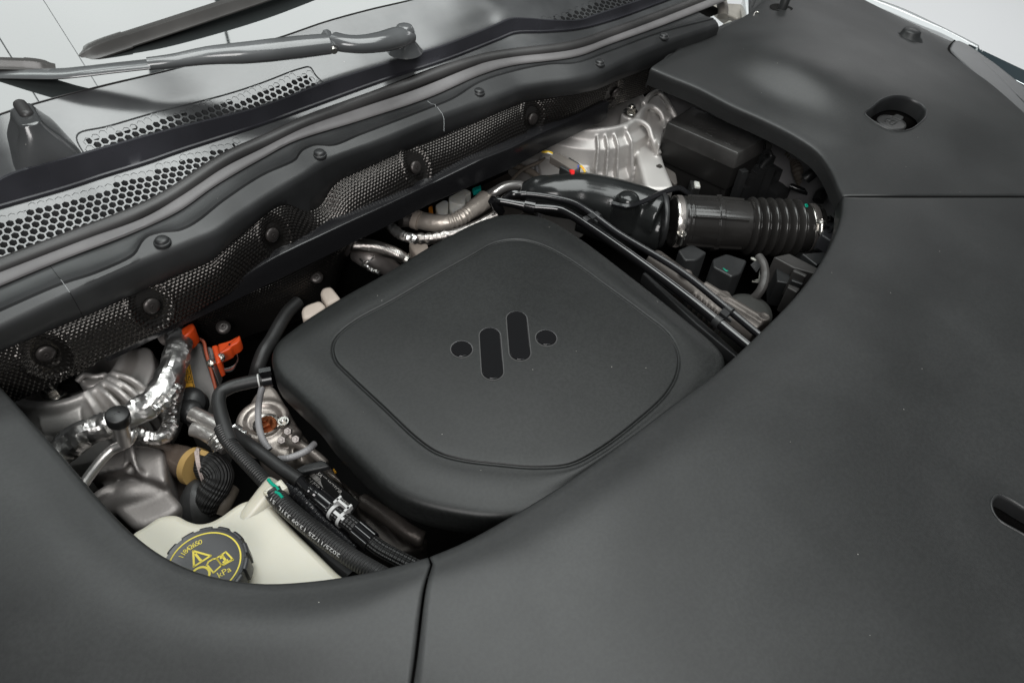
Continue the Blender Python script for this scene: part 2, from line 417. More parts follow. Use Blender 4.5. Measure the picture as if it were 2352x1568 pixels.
def linX(c, xs):
    out = []; j = 0
    for x in xs:
        while j < len(c) - 2 and c[j + 1].x < x: j += 1
        f = (x - c[j].x) / max(c[j+1].x - c[j].x, 1e-6); f = max(f, -2.5) if j == 0 else min(f, 1.5); q = c[j] + (c[j+1] - c[j]) * f; q.x = x; out.append(q)
    return out
B0 = linX(bpts, XS)
for i, p in enumerate(B0): p.y = A0[i].y + .001; p.z = min(p.z, A0[i].z - .012)
Cc = follow(A0, [(0,715),(141,654),(218,629),(308,587),(318,575),(324,557),(340,543),(372,534),(411,531),(449,513),(514,462),(604,403),(681,367),(690,350),(725,334),(763,336),(827,311),(981,252),(1040,228),(1102,190),(1175,166),(1259,149),(1321,146),(1398,120),(1513,78),(1640,45)], 0.48)
Dc = follow(Cc, [(0,657),(154,593),(308,534),(411,485),(488,431),(552,392),(604,363),(673,326),(827,277),(981,226),(1105,172),(1175,151),(1321,131),(1398,103),(1513,62),(1634,15)], 0.08)
Ec = follow(Dc, [(0,623),(180,554),(334,498),(437,436),(514,385),(604,340),(699,293),(827,248),(956,205),(1084,154),(1141,136),(1321,113),(1398,86),(1500,48),(1640,-8)], 0.52)
Fc = follow(Ec, [(0,593),(180,523),(308,469),(385,433),(462,380),(530,337),(604,308),(699,265),(879,195),(1033,139),(1175,111),(1321,92),(1398,67),(1501,31),(1600,-6)], 0.45)
Gq = sh(Fc, 0, .006, -.012)
Hc = follow(Gq, [(0,475),(154,431),(239,403),(334,374),(411,347),(604,285),(725,241),(879,185),(1028,136),(1146,90),(1182,76),(1244,74),(1321,68),(1398,49),(1526,3),(1640,-40)], 0.42)
Ic = follow(Hc, [(0,418),(28,403),(180,360),(385,303),(604,247),(750,193),(930,136),(1028,105),(1148,57),(1177,45),(1215,45),(1270,49),(1336,48),(1372,36),(1470,3),(1600,-45)], 4.0)
Kq = sh(Ic, 0, .020, -.0095)
Jc = follow(Kq, [(-120,310),(0,262),(85,236),(231,198),(421,152),(645,85),(750,49),(853,21),(951,-2),(1100,-48),(1400,-140)], 0.5)

def cut(curve, x0, x1):
    return [p for p in curve if x0 <= p.x <= x1]
rail = thing('cowl_trim_strip', 'long black trim strip with round clips along the rear of the engine bay, below the rubber seal', 'trim strip', (.6, .88, .05))
edges = [-.31, W(164, 677, .1).x, W(1020, 267, .1).x, W(1652, 58, .1).x]
for k in range(3):
    x0, x1 = edges[k] + .0003, edges[k + 1] - .0003
    xs = [x0 + (x1 - x0) * i / 110 for i in range(111)]
    def rs(c):
        out = []; 
        for x in xs:
            f = (x + .3) / 1.95 * 220; j = max(0, min(219, int(f))); f -= j; out.append(c[j].lerp(c[j+1], f)); out[-1].x = x
        return out
    a, b, c, d = rs(A0), rs(B0), rs(Cc), rs(Dc)
    prof = [sh(b, 0, .012, 0), sh(b, 0, .0015, -.0004), sh(b, 0, 0, .001), sh(a, 0, .0002, -.0075), sh(a, 0, .0018, -.0022), sh(a, 0, .0055, .0024)]
    mid = [p.lerp(q, .45) for p, q in zip(a, c)]
    prof += [mid, sh(c, 0, -.0012, .0002), sh(c, 0, 0, -.0022), sh(c, 0, .001, -.0022), sh(c, 0, .0028, .0018), [p.lerp(q, .5) + V((0, 0, -.003)) for p, q in zip(c, d)], sh(d, 0, .004, -.002)]
    mk('trim_panel', loft(prof, 2), satin, rail, angle=50)
clipm = join(lathe((0, 0, 0), (0, 0, 1), [(.0115, -.002), (.0115, .001), (.0108, .0022), (.0098, .0024), (.0095, .0016), (.0092, .0018), (.0088, .0050), (.0076, .0064), (.004, .0072), (.0004, .0074)], 28))
clip0 = None
for u, v in [(373,556),(734,355),(1100,213),(1377,146),(1524,85)]:
    p = W(u, v, .108); s = 1.0
    if clip0 is None:
        clip0 = mk('push_clip', clipm, satin, rail); clip0.location = p - rail.location
        clip0.data.transform(Matrix.Translation(rail.location)); o = clip0
    else: o = copyof(clip0, rail, p - rail.location)
    o.rotation_euler = (.06, 0, random.random())

seal = thing('rubber_seal', 'rounded rubber weather seal with a flat grey lip running above the clip strip', 'seal', (.6, 1.0, .12))
mk('seal_lip', loft([sh(Dc, 0, .006, -.004), sh(Dc, 0, 0, .0), sh(Dc, 0, .001, .003), sh(Ec, 0, -.001, -.001), sh(Ec, 0, .001, -.001), sh(Ec, 0, .003, -.006)], 2), bandm, seal, angle=60)
ctr = [p.lerp(q, .5) + V((0, .004, -.006)) for p, q in zip(Ec, Fc)]
mk('seal_bulb', tube(ctr[::2], .0108, raw=True, seg=22, sx=1.15), rubber, seal)
mk('seal_foot', loft([sh(Fc, 0, 0, -.004), sh(Fc, 0, .006, -.010), sh(Fc, 0, .009, -.022)], 2), rubber, seal)

cowl = thing('cowl_cover', 'weathered plastic cowl cover with honeycomb air grilles below the windscreen', 'cowl cover', (.6, 1.05, .12))
Gc = Gq
tray_d = loft([Gc, Hc], 8); tb = BVHTree.FromPolygons(tray_d[0], tray_d[1])
pan_c = [sh(Ic, 0, .002, -.011), Kq, [p.lerp(q, .5) for p, q in zip(Kq, Jc)], Jc]
pc_ = [cr([c[i] for c in pan_c], 17) for i in range(len(XS))]; pan_c = [[pc_[i][j] for i in range(len(XS))] for j in range(17)]
pan_d = loft(pan_c, 1); pb = BVHTree.FromPolygons(pan_d[0], pan_d[1])
mk('cowl_lip', loft([sh(Hc, 0, -.004, .0), sh(Hc, 0, -.0035, .003), sh(Hc, 0, -.0005, .004), sh(Ic, 0, 0, -.002), sh(Ic, 0, .001, .001), sh(Ic, 0, .006, .0012)], 2), mat('smooth_cowl_lip', (.014, .014, .017), .28, bump=(12, .1, .003), blotch=.3, rvar=.08), cowl, angle=50)
def zat(b, x, y):
    h = b.ray_cast(V((x, y, 1)), V((0, 0, -1))); return h[0].z if h[0] else None
def hexgrille(name, poly, bvh, e1, pitch, wallr, closed_m, m, par, low, depth=.008):
    e1 = V((e1.x, e1.y)).normalized(); e2 = V((-e1.y, e1.x)); R = pitch / math.sqrt(3)
    xs = [p.x for p in poly]; ys = [p.y for p in poly]; cx, cy = (min(xs) + max(xs)) / 2, (min(ys) + max(ys)) / 2
    span = max(max(xs) - min(xs), max(ys) - min(ys)); n = int(span / pitch) + 3; vs, fs = [], []
    ang = math.atan2(e1.y, e1.x)
    for j in range(-n, n):
        for i in range(-n, n):
            q = e1 * (i + .5 * (j % 2)) * pitch + e2 * j * pitch * math.sqrt(3) / 2; x, y = cx + q.x, cy + q.y
            if not inside(x, y, poly) or y < low(x): continue
            ed = edist(x, y, poly)
            if ed < pitch * .45: continue
            closed = ed < closed_m; k0 = len(vs); rings = [(R, .0009), (R * wallr, .0009), (R * wallr * .97, .0002 if closed else -depth)]
            for r, dz in rings:
                for k in range(6):
                    a = ang + math.pi / 6 + k * math.pi / 3; px, py = x + math.cos(a) * r, y + math.sin(a) * r
                    py = max(py, low(px) + .0008); z = zat(bvh, px, py)
                    if z is None: z = zat(bvh, px, py + .003) or zat(bvh, px, py - .003) or .17
                    vs.append(V((px, py, z + dz)))
            for rr in (0, 6):
                for k in range(6): a, b = k0 + rr + k, k0 + rr + (k + 1) % 6; fs.append((a, b, b + 6, a + 6))
            if closed: fs.append([k0 + 12 + k for k in range(6)])
    return mk(name, (vs, fs), m, par, smooth=False)
def drop(d, poly, m, low):
    vs, fs = d; keep = []
    for f in fs:
        c = sum((vs[i] for i in f), V((0, 0, 0))) / len(f)
        if inside(c.x, c.y, poly) and edist(c.x, c.y, poly) > m and c.y > low(c.x) - .01: continue
        keep.append(f)
    return vs, keep
def yat(curve):
    def f(x):
        t = (x + .3) / 1.95 * 220; j = max(0, min(219, int(t))); return curve[j].y + (curve[j + 1].y - curve[j].y) * (t - j)
    return f
def onp(b, pts, z):
    out = []
    for u, v in pts:
        h = b.ray_cast(V((0, 0, H)), ray(u, v).normalized()); out.append(h[0] if h[0] else W(u, v, z))
    return out
lowF, lowI = yat(Gc), yat(sh(Ic, 0, .002, 0))
up2 = onp(tb, [(-260,590),(-150,545),(0,488),(154,440),(239,415),(334,384),(430,351),(500,328),(545,314),(553,322)], .135)
g2 = up2 + [V((p.x, p.y - .10, .1)) for p in reversed(up2)]
up1 = onp(pb, [(202,362),(188,345),(176,318),(182,306),(250,290),(400,248),(604,190),(690,158),(712,155),(724,172),(742,190)], .19)
g1 = up1 + [V((p.x, p.y - .06, .1)) for p in reversed(up1[6:])] + [V((p.x, p.y - .06, .1)) for p in reversed(up1[:3])]
up3 = onp(pb, [(1218,47),(1270,30),(1330,12),(1400,-18),(1560,-60),(1660,-80)], .19)
g3 = up3 + [V((p.x, p.y - .12, .1)) for p in reversed(up3)]
e2v = W(172.6, 500, .13) - W(150, 500, .13); e2v = V((-e2v.y, e2v.x))
tray_d = loft([Gc, Hc], 24); pan_d = loft(pan_c, 2)
hexgrille('air_grille', g2, tb, e2v, .0107, .80, .0125, cowlm, cowl, lowF)
hexgrille('air_grille', g1, pb, W(459, 292, .19) - W(440, 290, .19), .0118, .78, .0115, cowlm, cowl, lowI)
hexgrille('air_grille', g3, pb, W(1340, 30, .19) - W(1320, 31, .19), .0125, .78, .012, cowlm, cowl, lowI)
tray_d = drop(tray_d, g2, .009, lowF); pan_d = drop(drop(pan_d, g1, .012, lowI), g3, .009, lowI)
mk('cowl_tray', tray_d, cowlm, cowl); mk('cowl_panel', pan_d, cowlm, cowl)
def drape(loop, b, dz):
    out = []
    for p in loop:
        z = zat(b, p.x, p.y); out.append(V((p.x, p.y, (z if z else p.z) + dz)))
    return out
ro = cr(up1, 160)
mk('grille_rim', tube(drape(ro, pb, .0004), .0011, raw=True, seg=6), cowlm, cowl)
mk('grille_shade_sheet', grid([sh(Gc, 0, -.01, -.05), sh(Ic, 0, .2, -.06)]), dark, cowl)  # dark sheet standing in for the shade seen through the grille holes

def stop(loop, zdrop, spread, label, tipc, tipr):
    t = thing('bonnet_stop', label, 'bonnet stop', sum(loop, V((0, 0, 0))) / len(loop) - V((0, 0, zdrop)), 'tapered bonnet stops on the cowl')
    L = rloop(loop, .011, 6)
    d_ = shell(L, [(-.004, 0), (-.0015, -.0008), (0, -.003), (.004, -.012), (spread * .5, -zdrop * .5), (spread, -zdrop), (spread + .004, -zdrop - .01)], False)
    for q_ in d_[0]: q_.y = max(q_.y, fy(Ic, q_.x)[0] + .004)
    mk('pedestal', d_, cowlm, t)
    a, b = tipc; mk('rubber_tip', shell(capsule(a, b, tipr), [(-tipr * .8, .006), (-tipr * .5, .0055), (-tipr * .15, .0035), (0, .0005), (0, -.004)]), rubber, t)
stop([W(u, v, .228) for u, v in [(17,249),(70,231),(98,280),(45,293)]], .052, .026, 'tapered bonnet stop with a black rubber tip beside the honeycomb grille, left edge', (W(61, 262, .228), W(46, 240, .228)), .0085)
stop([W(u, v, .222) for u, v in [(1075,-95),(1120,-108),(1150,-68),(1105,-52)]], .056, .018, 'tapered bonnet stop on the cowl at the top edge, right of the wiper pivot', (W(1112, -78, .222), W(1104, -92, .222)), .0085)

ws = thing('windscreen', 'windscreen glass reflecting a pale ceiling above the cowl', 'windscreen', AX)
def far(c, s): return [V((p.x, p.y, p.z)) + V((0, math.cos(SLOPE), math.sin(SLOPE))) * s for p in c]
Jl = sh(Jc, 0, -.004, -.003)
wx = [Jl, far(Jl, .3), far(Jl, 1.1)]
gmat = mat('glass_pane', (.03, .034, .034), .015, spec=.75, coat=0.35, ior=1.5); gmat.node_tree.nodes['Principled BSDF'].inputs['Coat Roughness'].default_value = .02
mk('glass', loft(wx, 4), gmat, ws)
jr = [WG(u, v, .0015) for u, v in [(-150,205),(0,211),(60,213),(110,216),(150,219)]]; jr2 = [WG(u, v, .0015) for u, v in [(-150,226),(0,229),(50,232),(85,235),(95,236)]]
mk('glass_edge', loft([cr(jr, 20), cr(jr2, 20)], 2), mat('green_glass_edge', (.10, .14, .13), .2), ws)
mk('gasket', tube(sh(Jc, 0, -.001, .0006)[::2], .0010, raw=True, seg=6), rubber, ws)

# ------------------------------------------------------------------ wipers
armm = mat('painted_wiper_arm', (.075, .078, .080), .22, coat=.5, bump=(400, .1, .0004), specks=True, blotch=.2)
wp = thing('windscreen_wiper', 'painted grey wiper arm with domed pivot cap lying over the cowl, with the lower blade', 'wiper', W(927, 76, .2))
zz = .232
q = lambda c, x, y, z: W(c[0] + x * c[2], c[1] + y * c[2], z)
mk('arm_head', tube([q(C2, 1405, 320, .216), q(C2, 1330, 340, .222), q(C2, 1180, 378, .226), q(C2, 1000, 398, .228), q(C2, 860, 390, .230), q(C2, 770, 372, .230)], [.0155, .0165, .0155, .0140, .0132, .0138], seg=28, sx=1.35, n=40), armm, wp)
mk('pivot_cap', lathe(q(C2, 1400, 330, .216), (0, 0, 1), [(.0165, -.004), (.0168, .009), (.0160, .013), (.0145, .0145), (.0142, .016), (.0125, .0185), (.008, .0205), (.001, .021)]), armm, wp)
mk('pivot_boss', lathe(q(C2, 1400, 440, .172), (0, 0, 1), [(.032, -.004), (.026, .004), (.0185, .014), (.0165, .034)]), cowlm, wp)
mk('arm', tube([q(C2, 715, 395, .231), q(C2, 560, 412, .232), q(C2, 300, 440, .233), q(C2, 0, 472, .234), q(C1, 2352 - 500, 500, .236), q(C1, 1500, 555, .237), q(C1, 1325, 575, .237)], [.0150, .0160, .0160, .0150, .0128, .0100, .0090], seg=28, sx=1.3, n=60), armm, wp)
mk('arm_rod', tube([q(C1, 1340, 575, .237), q(C1, 1000, 612, .238), q(C1, 720, 645, .238), q(C1, 520, 662, .237), q(C1, 250, 660, .238), q(C1, -250, 650, .239)], .0048, seg=16, sx=3.0, n=40), armm, wp)
hp = q(C2, 730, 375, .232); hd = (q(C2, 710, 300, .232) - q(C2, 775, 440, .226)).normalized()
mk('hinge', tube([hp + hd * .023, hp - hd * .022], .0080, n=2, seg=18), armm, wp)
mk('hinge_pin', tube([hp - hd * .021, hp - hd * .028], [.0062, .0048], n=4, seg=14), steel, wp)
bladem = mat('wiper_rubber_grey', (.05, .048, .046), .26, bump=(300, .1, .0004), blotch=.2)
def blade(par, pts, hw, cap_from):
    P = cr(pts, 50); up = NW
    dr = (P[-1] - P[0]).normalized(); sd = up.cross(dr).normalized()
    prof = [(-1, 0), (-.95, .14), (-.5, .30), (-.15, .62), (0, .70), (.2, .60), (.6, .22), (.97, .12), (1, 0), (.3, -.12), (.10, -.16), (.06, -.75), (-.06, -.75), (-.10, -.16), (-.3, -.12)]
    mk('blade', grid([[p + sd * a * hw + up * b * hw for a, b in prof] for p in P[6:]], True), bladem, par, angle=40)
    rows = []
    for i, p in enumerate(cap_from(P)):
        s = [.35, .8, 1.02, 1.08, 1.1, 1.1, 1.1][min(i, 6)]; h = [.12, .5, .95, 1.05, 1.1, 1.1, 1.1][min(i, 6)]
        rows.append([p + sd * a * hw * max(s, .75) + up * (b * h) * hw for a, b in prof])
    vs, fs = grid(rows, True); n = len(prof); fs += [list(range(n))[::-1], [len(vs) - n + k for k in range(n)]]
    mk('end_cap', (vs, fs), bladem, par, angle=40)
wu = thing('windscreen_wiper', 'long black wiper blade lying diagonally on the windscreen above the wiper arm', 'wiper', WG(385, 62, 0))
bp = [WG(u, v, .0165) for u, v in [(176,134),(231,113),(385,62),(500,24),(578,-2),(760,-66)]]
blade(wu, bp, .0150, lambda P: cr(P[:12], 9)[:7])
wp2 = [WG(u, v, .032) for u, v in [(128,157),(80,150),(20,147),(-60,146),(-160,146)]]
blade(wp, wp2, .0105, lambda P: cr(P[:18], 9)[:7])

# ================================================================== HEAT SHIELD
ST = linX([W(u, v, z) for u, v, z in [(-120,1010,-.03),(-60,965,-.03),(0,938,-.03),(40,921,-.03),(140,875,-.02),(196,851,-.015),(240,821,-.01),(350,768,-.01),(420,732,-.01),(520,676,-.01),(640,605,-.008),(760,545,-.008),(879,488,-.008),(1000,430,-.008),(1105,380,-.008),(1200,338,-.01),(1260,312,-.02),(1310,290,-.02),(1370,262,-.02),(1430,235,-.02),(1500,205,-.02),(1600,160,-.02)]], [-.28 + 1.78 * i / 1300 for i in range(1301)])
xsh = [p.x for p in ST]; top = linX(B0, xsh); top = sh(top, 0, .007, .004)
fx = [(106,813,.030),(349,703,.034),(626,540,.036),(956,385,.034),(1225,274,.034),(1415,214,.03)]
rows = []; NR = 84
fpos = [W(u, v, z) for u, v, z in fx]
for j in range(NR + 1):
    f = j / NR; row = []
    for i in range(len(xsh)):
        a, b = top[i], ST[i]; p = a.lerp(b, f); b2 = math.sin(f * math.pi) * .010; p = p + V((0, -b2 * .5, b2)) + V((0, 0, .004 * math.sin(p.x * 23) * math.sin(f * 3)))
        row.append(p)
    rows.append(row)
nrows = [[None] * len(xsh) for _ in range(NR + 1)]
for j in range(NR + 1):
    for i in range(len(xsh)):
        p = rows[j][i]; du = rows[j][min(i + 1, len(xsh) - 1)] - rows[j][max(i - 1, 0)]; dv = rows[min(j + 1, NR)][i] - rows[max(j - 1, 0)][i]
        nn = dv.cross(du)
        if nn.length < 1e-12: nn = V((0, -.6, .8))
        nn.normalize()
        if nn.y > 0: nn = -nn
        sdist = (top[i] - ST[i]).length * j / NR; row = sdist / .0051; r_ = math.floor(row)
        uu = p.x / .0064 + .5 * (r_ % 2); cu = uu - math.floor(uu) - .5; cv = row - r_ - .5
        e = max(0, 1 - (cu * 2.5) ** 2 - (cv * 2.15) ** 2); h = .0017 * math.sqrt(e)
        h += .0022 * noise.noise(V((p.x * 9, sdist * 12, 3)))
        for fp in fpos:
            r = math.hypot((p.x - fp.x), (p - fp).length if abs(p.x - fp.x) < .05 else 1) / 1.25 if abs(p.x - fp.x) < .05 else 1
            if r < .030: k = max(0, min(1, (.030 - r) / .010)); h = h * (1 - k * .9) - .004 * k
            elif r < .036: h += .0014
        nrows[j][i] = p + nn * h
hs = thing('heat_shield', 'embossed black foil heat shield with round fasteners along the rear bulkhead', 'heat shield', (.6, .86, 0))
mk('embossed_sheet', grid(nrows), shieldm, hs)
fast = lathe((0, 0, 0), (0, 0, 1), [(.0115, -.002), (.0115, .0), (.0108, .0012), (.006, .0030), (.0035, .0026), (.0032, .0036), (.0018, .0038), (.0012, .0022), (.0002, .0022)], 24)
f0 = None
sb = BVHTree.FromPolygons([p for r in rows for p in r], grid(rows)[1])
for u, v, z in fx:
    o_ = V((0, 0, H)); d_ = ray(u, v).normalized(); hit = sb.ray_cast(o_, d_)
    p = hit[0] if hit[0] else W(u, v, z); nn = hit[1] if hit[0] else V((0, -.5, .8))
    if nn.y > 0: nn = -nn
    if f0 is None: f0 = mk('fastener', fast, mat('dark_fastener', (.05, .045, .043), .34, metal=.6), hs); f0.data.transform(Matrix.Translation(hs.location)); o = f0
    else: o = copyof(f0, hs)
    o.location = p + nn * .0005 - hs.location; o.rotation_euler = nn.to_track_quat('Z', 'Y').to_euler()
# lower shield below the strut brace
hl = thing('lower_heat_shield', 'small dark embossed heat shield behind the orange plugs, under the black brace', 'heat shield', W(640, 700, -.12))
ca = cr([W(u, v, -.06) for u, v in [(430,735),(520,690),(640,640),(740,590),(800,560),(822,548)]], 220); cb = cr([W(u, v, -.16) for u, v in [(455,800),(500,800),(590,765),(690,735),(760,680),(790,610)]], 220)
rows = []
for j in range(61):
    row = []
    for i in range(220):
        p = ca[i].lerp(cb[i], j / 60); r = j * .0024 / .0075; c = i * .0024 / .0085 + .5 * (int(r) % 2); e = max(0, 1 - ((c % 1 - .5) * 2.4) ** 2 - ((r % 1 - .5) * 2.2) ** 2)
        row.append(p + V((-.1, -.5, .8)) * (.0016 * math.sqrt(e) + .014 * math.sin(j / 60 * 3.14)))
    rows.append(row)
mk('embossed_sheet', grid(rows), shieldm, hl)
for u, v in [(727,636), (513,751)]:
    p = W(u, v, -.085); o = copyof(f0, hl); o.location = p - hl.location; o.rotation_euler = (.5, -.1, 0)

# strut brace
br = thing('strut_brace', 'glossy black steel brace bar crossing the engine bay in front of the heat shield', 'brace', (.6, .8, -.03))
bx = [.03 + 1.12 * i / 120 for i in range(121)]
bot = linX([W(u, v, -.028) for u, v in [(248,831),(340,785),(470,723),(570,675),(725,600),(807,559),(886,521),(997,464),(1175,387),(1244,348),(1329,305),(1392,276)]], bx)
tp = [(240,815),(350,765),(420,725),(520,664),(600,612),(640,589),(700,560),(760,532),(879,477),(1000,420),(1105,369),(1200,329),(1300,283),(1392,240)]
tpp = [WC(u, v, bot) for u, v in tp]; tpp = linX(tpp, bx)
bx0, bx1 = bot[0].x, bot[-1].x
tpp = [V((p.x, q_.y + .002, max(p.z, q_.z + .006))) for p, q_ in zip(tpp, bot)]
x_l = W(248, 831, -.028).x
pr = [[p for p in c if p.x >= x_l] for c in [sh(bot, 0, .03, -.004), sh(bot, 0, .002, -.002), bot, sh(tpp, 0, 0, -.003), sh(tpp, 0, .0008, -.0006), sh(tpp, 0, .003, 0), sh(tpp, 0, .03, .001)]]
mk('brace_bar', loft(pr, 2), lacquer, br, angle=45)

# ================================================================== ENGINE COVER
ec = thing('engine_cover', 'large black textured engine cover with rounded corners and a glossy emblem', 'engine cover', (.5, .47, -.06))
O = [W(u, v, -.014) for u, v in [(1190,498),(1250,507),(1330,552),(1450,642),(1580,745),(1640,797),(1662,828),(1655,880),(1600,955),(1450,1060),(1330,1140),(1240,1184),(1150,1197),(1041,1186),(951,1163),(890,1131),(826,1071),(770,1013),(731,963),(670,905),(638,871),(624,830),(634,797),(680,757),(780,692),(900,625),(1000,564),(1120,507)]]
Gp = [W(u, v, 0) for u, v in [(1190,551),(1240,562),(1300,592),(1400,663),(1480,722),(1533,765),(1558,812),(1556,856),(1530,905),(1460,970),(1380,1030),(1310,1066),(1230,1073),(1150,1067),(1060,1056),(1005,1040),(960,1010),(880,935),(800,860),(770,828),(764,795),(775,772),(820,735),(900,692),(1000,634),(1080,590),(1140,558)]]
Oc = cr(O, 260, True); Gs = cr(Gp, 260, True)
def byangle(loop, c, n=300):
    an = sorted([(math.atan2(p.y - c.y, p.x - c.x), p) for p in loop], key=lambda t: t[0]); out = []; m = len(an)
    an = [(an[-1][0] - 2 * math.pi, an[-1][1])] + an + [(an[0][0] + 2 * math.pi, an[0][1])]; j = 0
    for k in range(n):
        t = -math.pi + 2 * math.pi * (k + .5) / n
        while j < m and an[j + 1][0] < t: j += 1
        f = (t - an[j][0]) / max(an[j+1][0] - an[j][0], 1e-9); out.append(an[j][1].lerp(an[j+1][1], f))
    return out
cc = sum(Gs, V((0, 0, 0))) / 260
Oc = byangle(Oc, cc); Gs = byangle(Gs, cc)
def lz(loop, d, z): return [V((p.x, p.y, z)) for p in offs(loop, d)]
def ringscale(s, z): return [V((cc.x + (p.x - cc.x) * s, cc.y + (p.y - cc.y) * s, z)) for p in offs(Gs, -.005)]
inner = [ringscale(.01, .0045), ringscale(.3, .004), ringscale(.6, .003), ringscale(.85, .0016), lz(Gs, -.005, .0009), lz(Gs, -.0028, .0007), lz(Gs, -.0019, .0), lz(Gs, -.0011, -.0016), lz(Gs, .0006, -.0016), lz(Gs, .0014, -.0006), lz(Gs, .003, .0003), lz(Gs, .006, .0003)]
a1 = lz(Gs, .006, .0003); o1 = lz(Oc, -.018, -.0022)
outer = inner + [[p.lerp(q_, t) + V((0, 0, .0018 * math.sin(t * 3.14))) for p, q_ in zip(a1, o1)] for t in (.3, .6, .85)] + [o1, lz(Oc, -.008, -.0042), lz(Oc, -.0042, -.0060), lz(Oc, -.0018, -.0084), lz(Oc, -.0005, -.0115), lz(Oc, .0, -.0150), lz(Oc, .0003, -.024), lz(Oc, .001, -.048), lz(Oc, -.001, -.050), lz(Oc, -.004, -.050), lz(Oc, -.006, -.03)]
mk('cover_shell', loft([r + [r[0]] for r in outer], 2), cover, ec)
pe = lambda x, y: W(C15[0] + x * C15[2], C15[1] + y * C15[2], .006)
for a, b, nm in [((904, 700), (918, 890), 'emblem_bar'), ((1048, 610), (1065, 790), 'emblem_bar'), ((752, 772), (752, 772), 'emblem_dot'), ((1206, 712), (1206, 712), 'emblem_dot')]:
    R_ = .0153; base = capsule(pe(*a), pe(*b), R_, 20)
    e = mk(nm, shell(base, [(-.0011, .0008), (-.0007, .0006), (-.0003, 0), (-.0002, -.005)]), gloss, ec)
    mk('emblem_lit_edge', shell(base, [(-.0002, -.0012), (.0004, -.0009), (.0012, -.0009), (.0016, -.0016), (.0018, -.005)]), mat('emblem_lit_edge_plastic', (.07, .07, .07), .22), e, angle=60)  # lighter colour paints the lit edges around the emblem

# ================================================================== BLACK TRIM PANELS AROUND THE OPENING
def zedge(u, v): return .024
EL = [(-160,700,.03),(-60,825,.028),(0,890,.026),(75,972,.024),(150,1057,.024),(225,1145,.024),(300,1222,.024),(360,1268,.024),(430,1304,.024),(500,1325,.024),(600,1338,.024),(700,1334,.024),(800,1321,.024),(900,1300,.024),(985,1277,.024)]
EF = [(985,1277,.024),(1060,1246,.024),(1150,1198,.024),(1300,1107,.024),(1450,1001,.024),(1560,918,.024),(1650,852,.025),(1750,760,.026),(1830,678,.028),(1885,604,.030),(1915,548,.032),(1933,495,.034),(1937,450,.036)]
ER = [(1937,450,.036),(1927,430,.037),(1907,386,.040),(1877,347,.043),(1817,307,.048),(1747,272,.053),(1677,241,.058),(1597,200,.064),(1540,177,.068),(1493,157,.072)]
def trimpanel(name, label, E, rowsets, m, subs):
    e = cr([W(*p) for p in E], 140)
    def inw(c, d, dz):          # toward the opening
        out = []
        for i, p in enumerate(c):
            t = c[min(i + 1, len(c) - 1)] - c[max(i - 1, 0)]; t.z = 0; t.normalize(); out.append(p + V((-t.y, t.x, 0)) * d + V((0, 0, dz)))
        return out
    rows = [inw(e, -.0005, -.0365), inw(e, .0012, -.036), inw(e, .0012, -.012), inw(e, .0008, -.004), inw(e, -.0006, -.0012), inw(e, -.003, 0), inw(e, -.010, .0014)]
    last = rows[-1]; outs = [last] + [cr([W(*p) for p in rs], 140) for rs in rowsets]
    n = subs; cols = [cr([c[i] for c in outs], n) for i in range(140)]
    rows = rows[:-1] + [[cols[i][j] for i in range(140)] for j in range(n)]
    def rolled(r):
        a = r[0] + (r[1] - r[0]).normalized() * .0022; b = r[-1] + (r[-2] - r[-1]).normalized() * .0022
        a2 = r[0] + (r[1] - r[0]).normalized() * .0007; b2 = r[-1] + (r[-2] - r[-1]).normalized() * .0007
        return [a2 - V((0, 0, .006)), a2 - V((0, 0, .0012)), a] + r[1:-1] + [b, b2 - V((0, 0, .0012)), b2 - V((0, 0, .006))]
    rows = [rolled(r) for r in rows]
    vs, fs = loft(rows[:7], 1); g2_ = grid(rows[6:])
    d = join((vs, fs), g2_)
    o = mk(name, (d[0], [tuple(f) for f in d[1]]), m); tag(o, label, 'trim panel')
    bm = bmesh.new(); bm.from_mesh(o.data); bmesh.ops.remove_doubles(bm, verts=bm.verts, dist=1e-6); bmesh.ops.recalc_face_normals(bm, faces=bm.faces)
    bm.normal_update(); up = sum(f.normal.z * f.calc_area() for f in bm.faces)
    if up < 0: bmesh.ops.reverse_faces(bm, faces=bm.faces)
    bm.to_mesh(o.data); bm.free(); o.data.update()
    return o
left = trimpanel('side_trim_panel', 'black grained trim panel curving along the lower left edge of the engine opening', EL,
    [[(-300,760,.034),(-160,960,.034),(-40,1100,.034),(120,1260,.034),(300,1400,.034),(500,1440,.034),(750,1430,.034),(975,1345,.029)],
     [(-600,900,.026),(-450,1200,.026),(-200,1400,.026),(100,1560,.026),(400,1620,.026),(700,1600,.026),(950,1530,.026)],
     [(-1200,1200,.0),(-900,1700,-.02),(-500,2200,-.03),(0,2500,-.03),(450,2400,-.03),(800,2150,-.02),(915,1750,.012)]], trim, 44)
front = trimpanel('front_trim_panel', 'broad black grained trim panel covering the front of the engine bay, with a slot at the right', EF,
    [[(978,1345,.029),(1200,1275,.032),(1450,1110,.034),(1700,930,.034),(1900,740,.038),(2010,570,.042),(2040,453,.044)],
     [(954,1530,.026),(1300,1420,.030),(1650,1170,.032),(1950,950,.034),(2150,750,.036),(2230,600,.04),(2240,453,.041)],
     [(919,1750,.012),(1500,2150,.0),(2300,2150,.0),(2900,1700,.0),(3100,1100,.005),(3000,700,.012),(2950,453,.018)]], trim, 44)
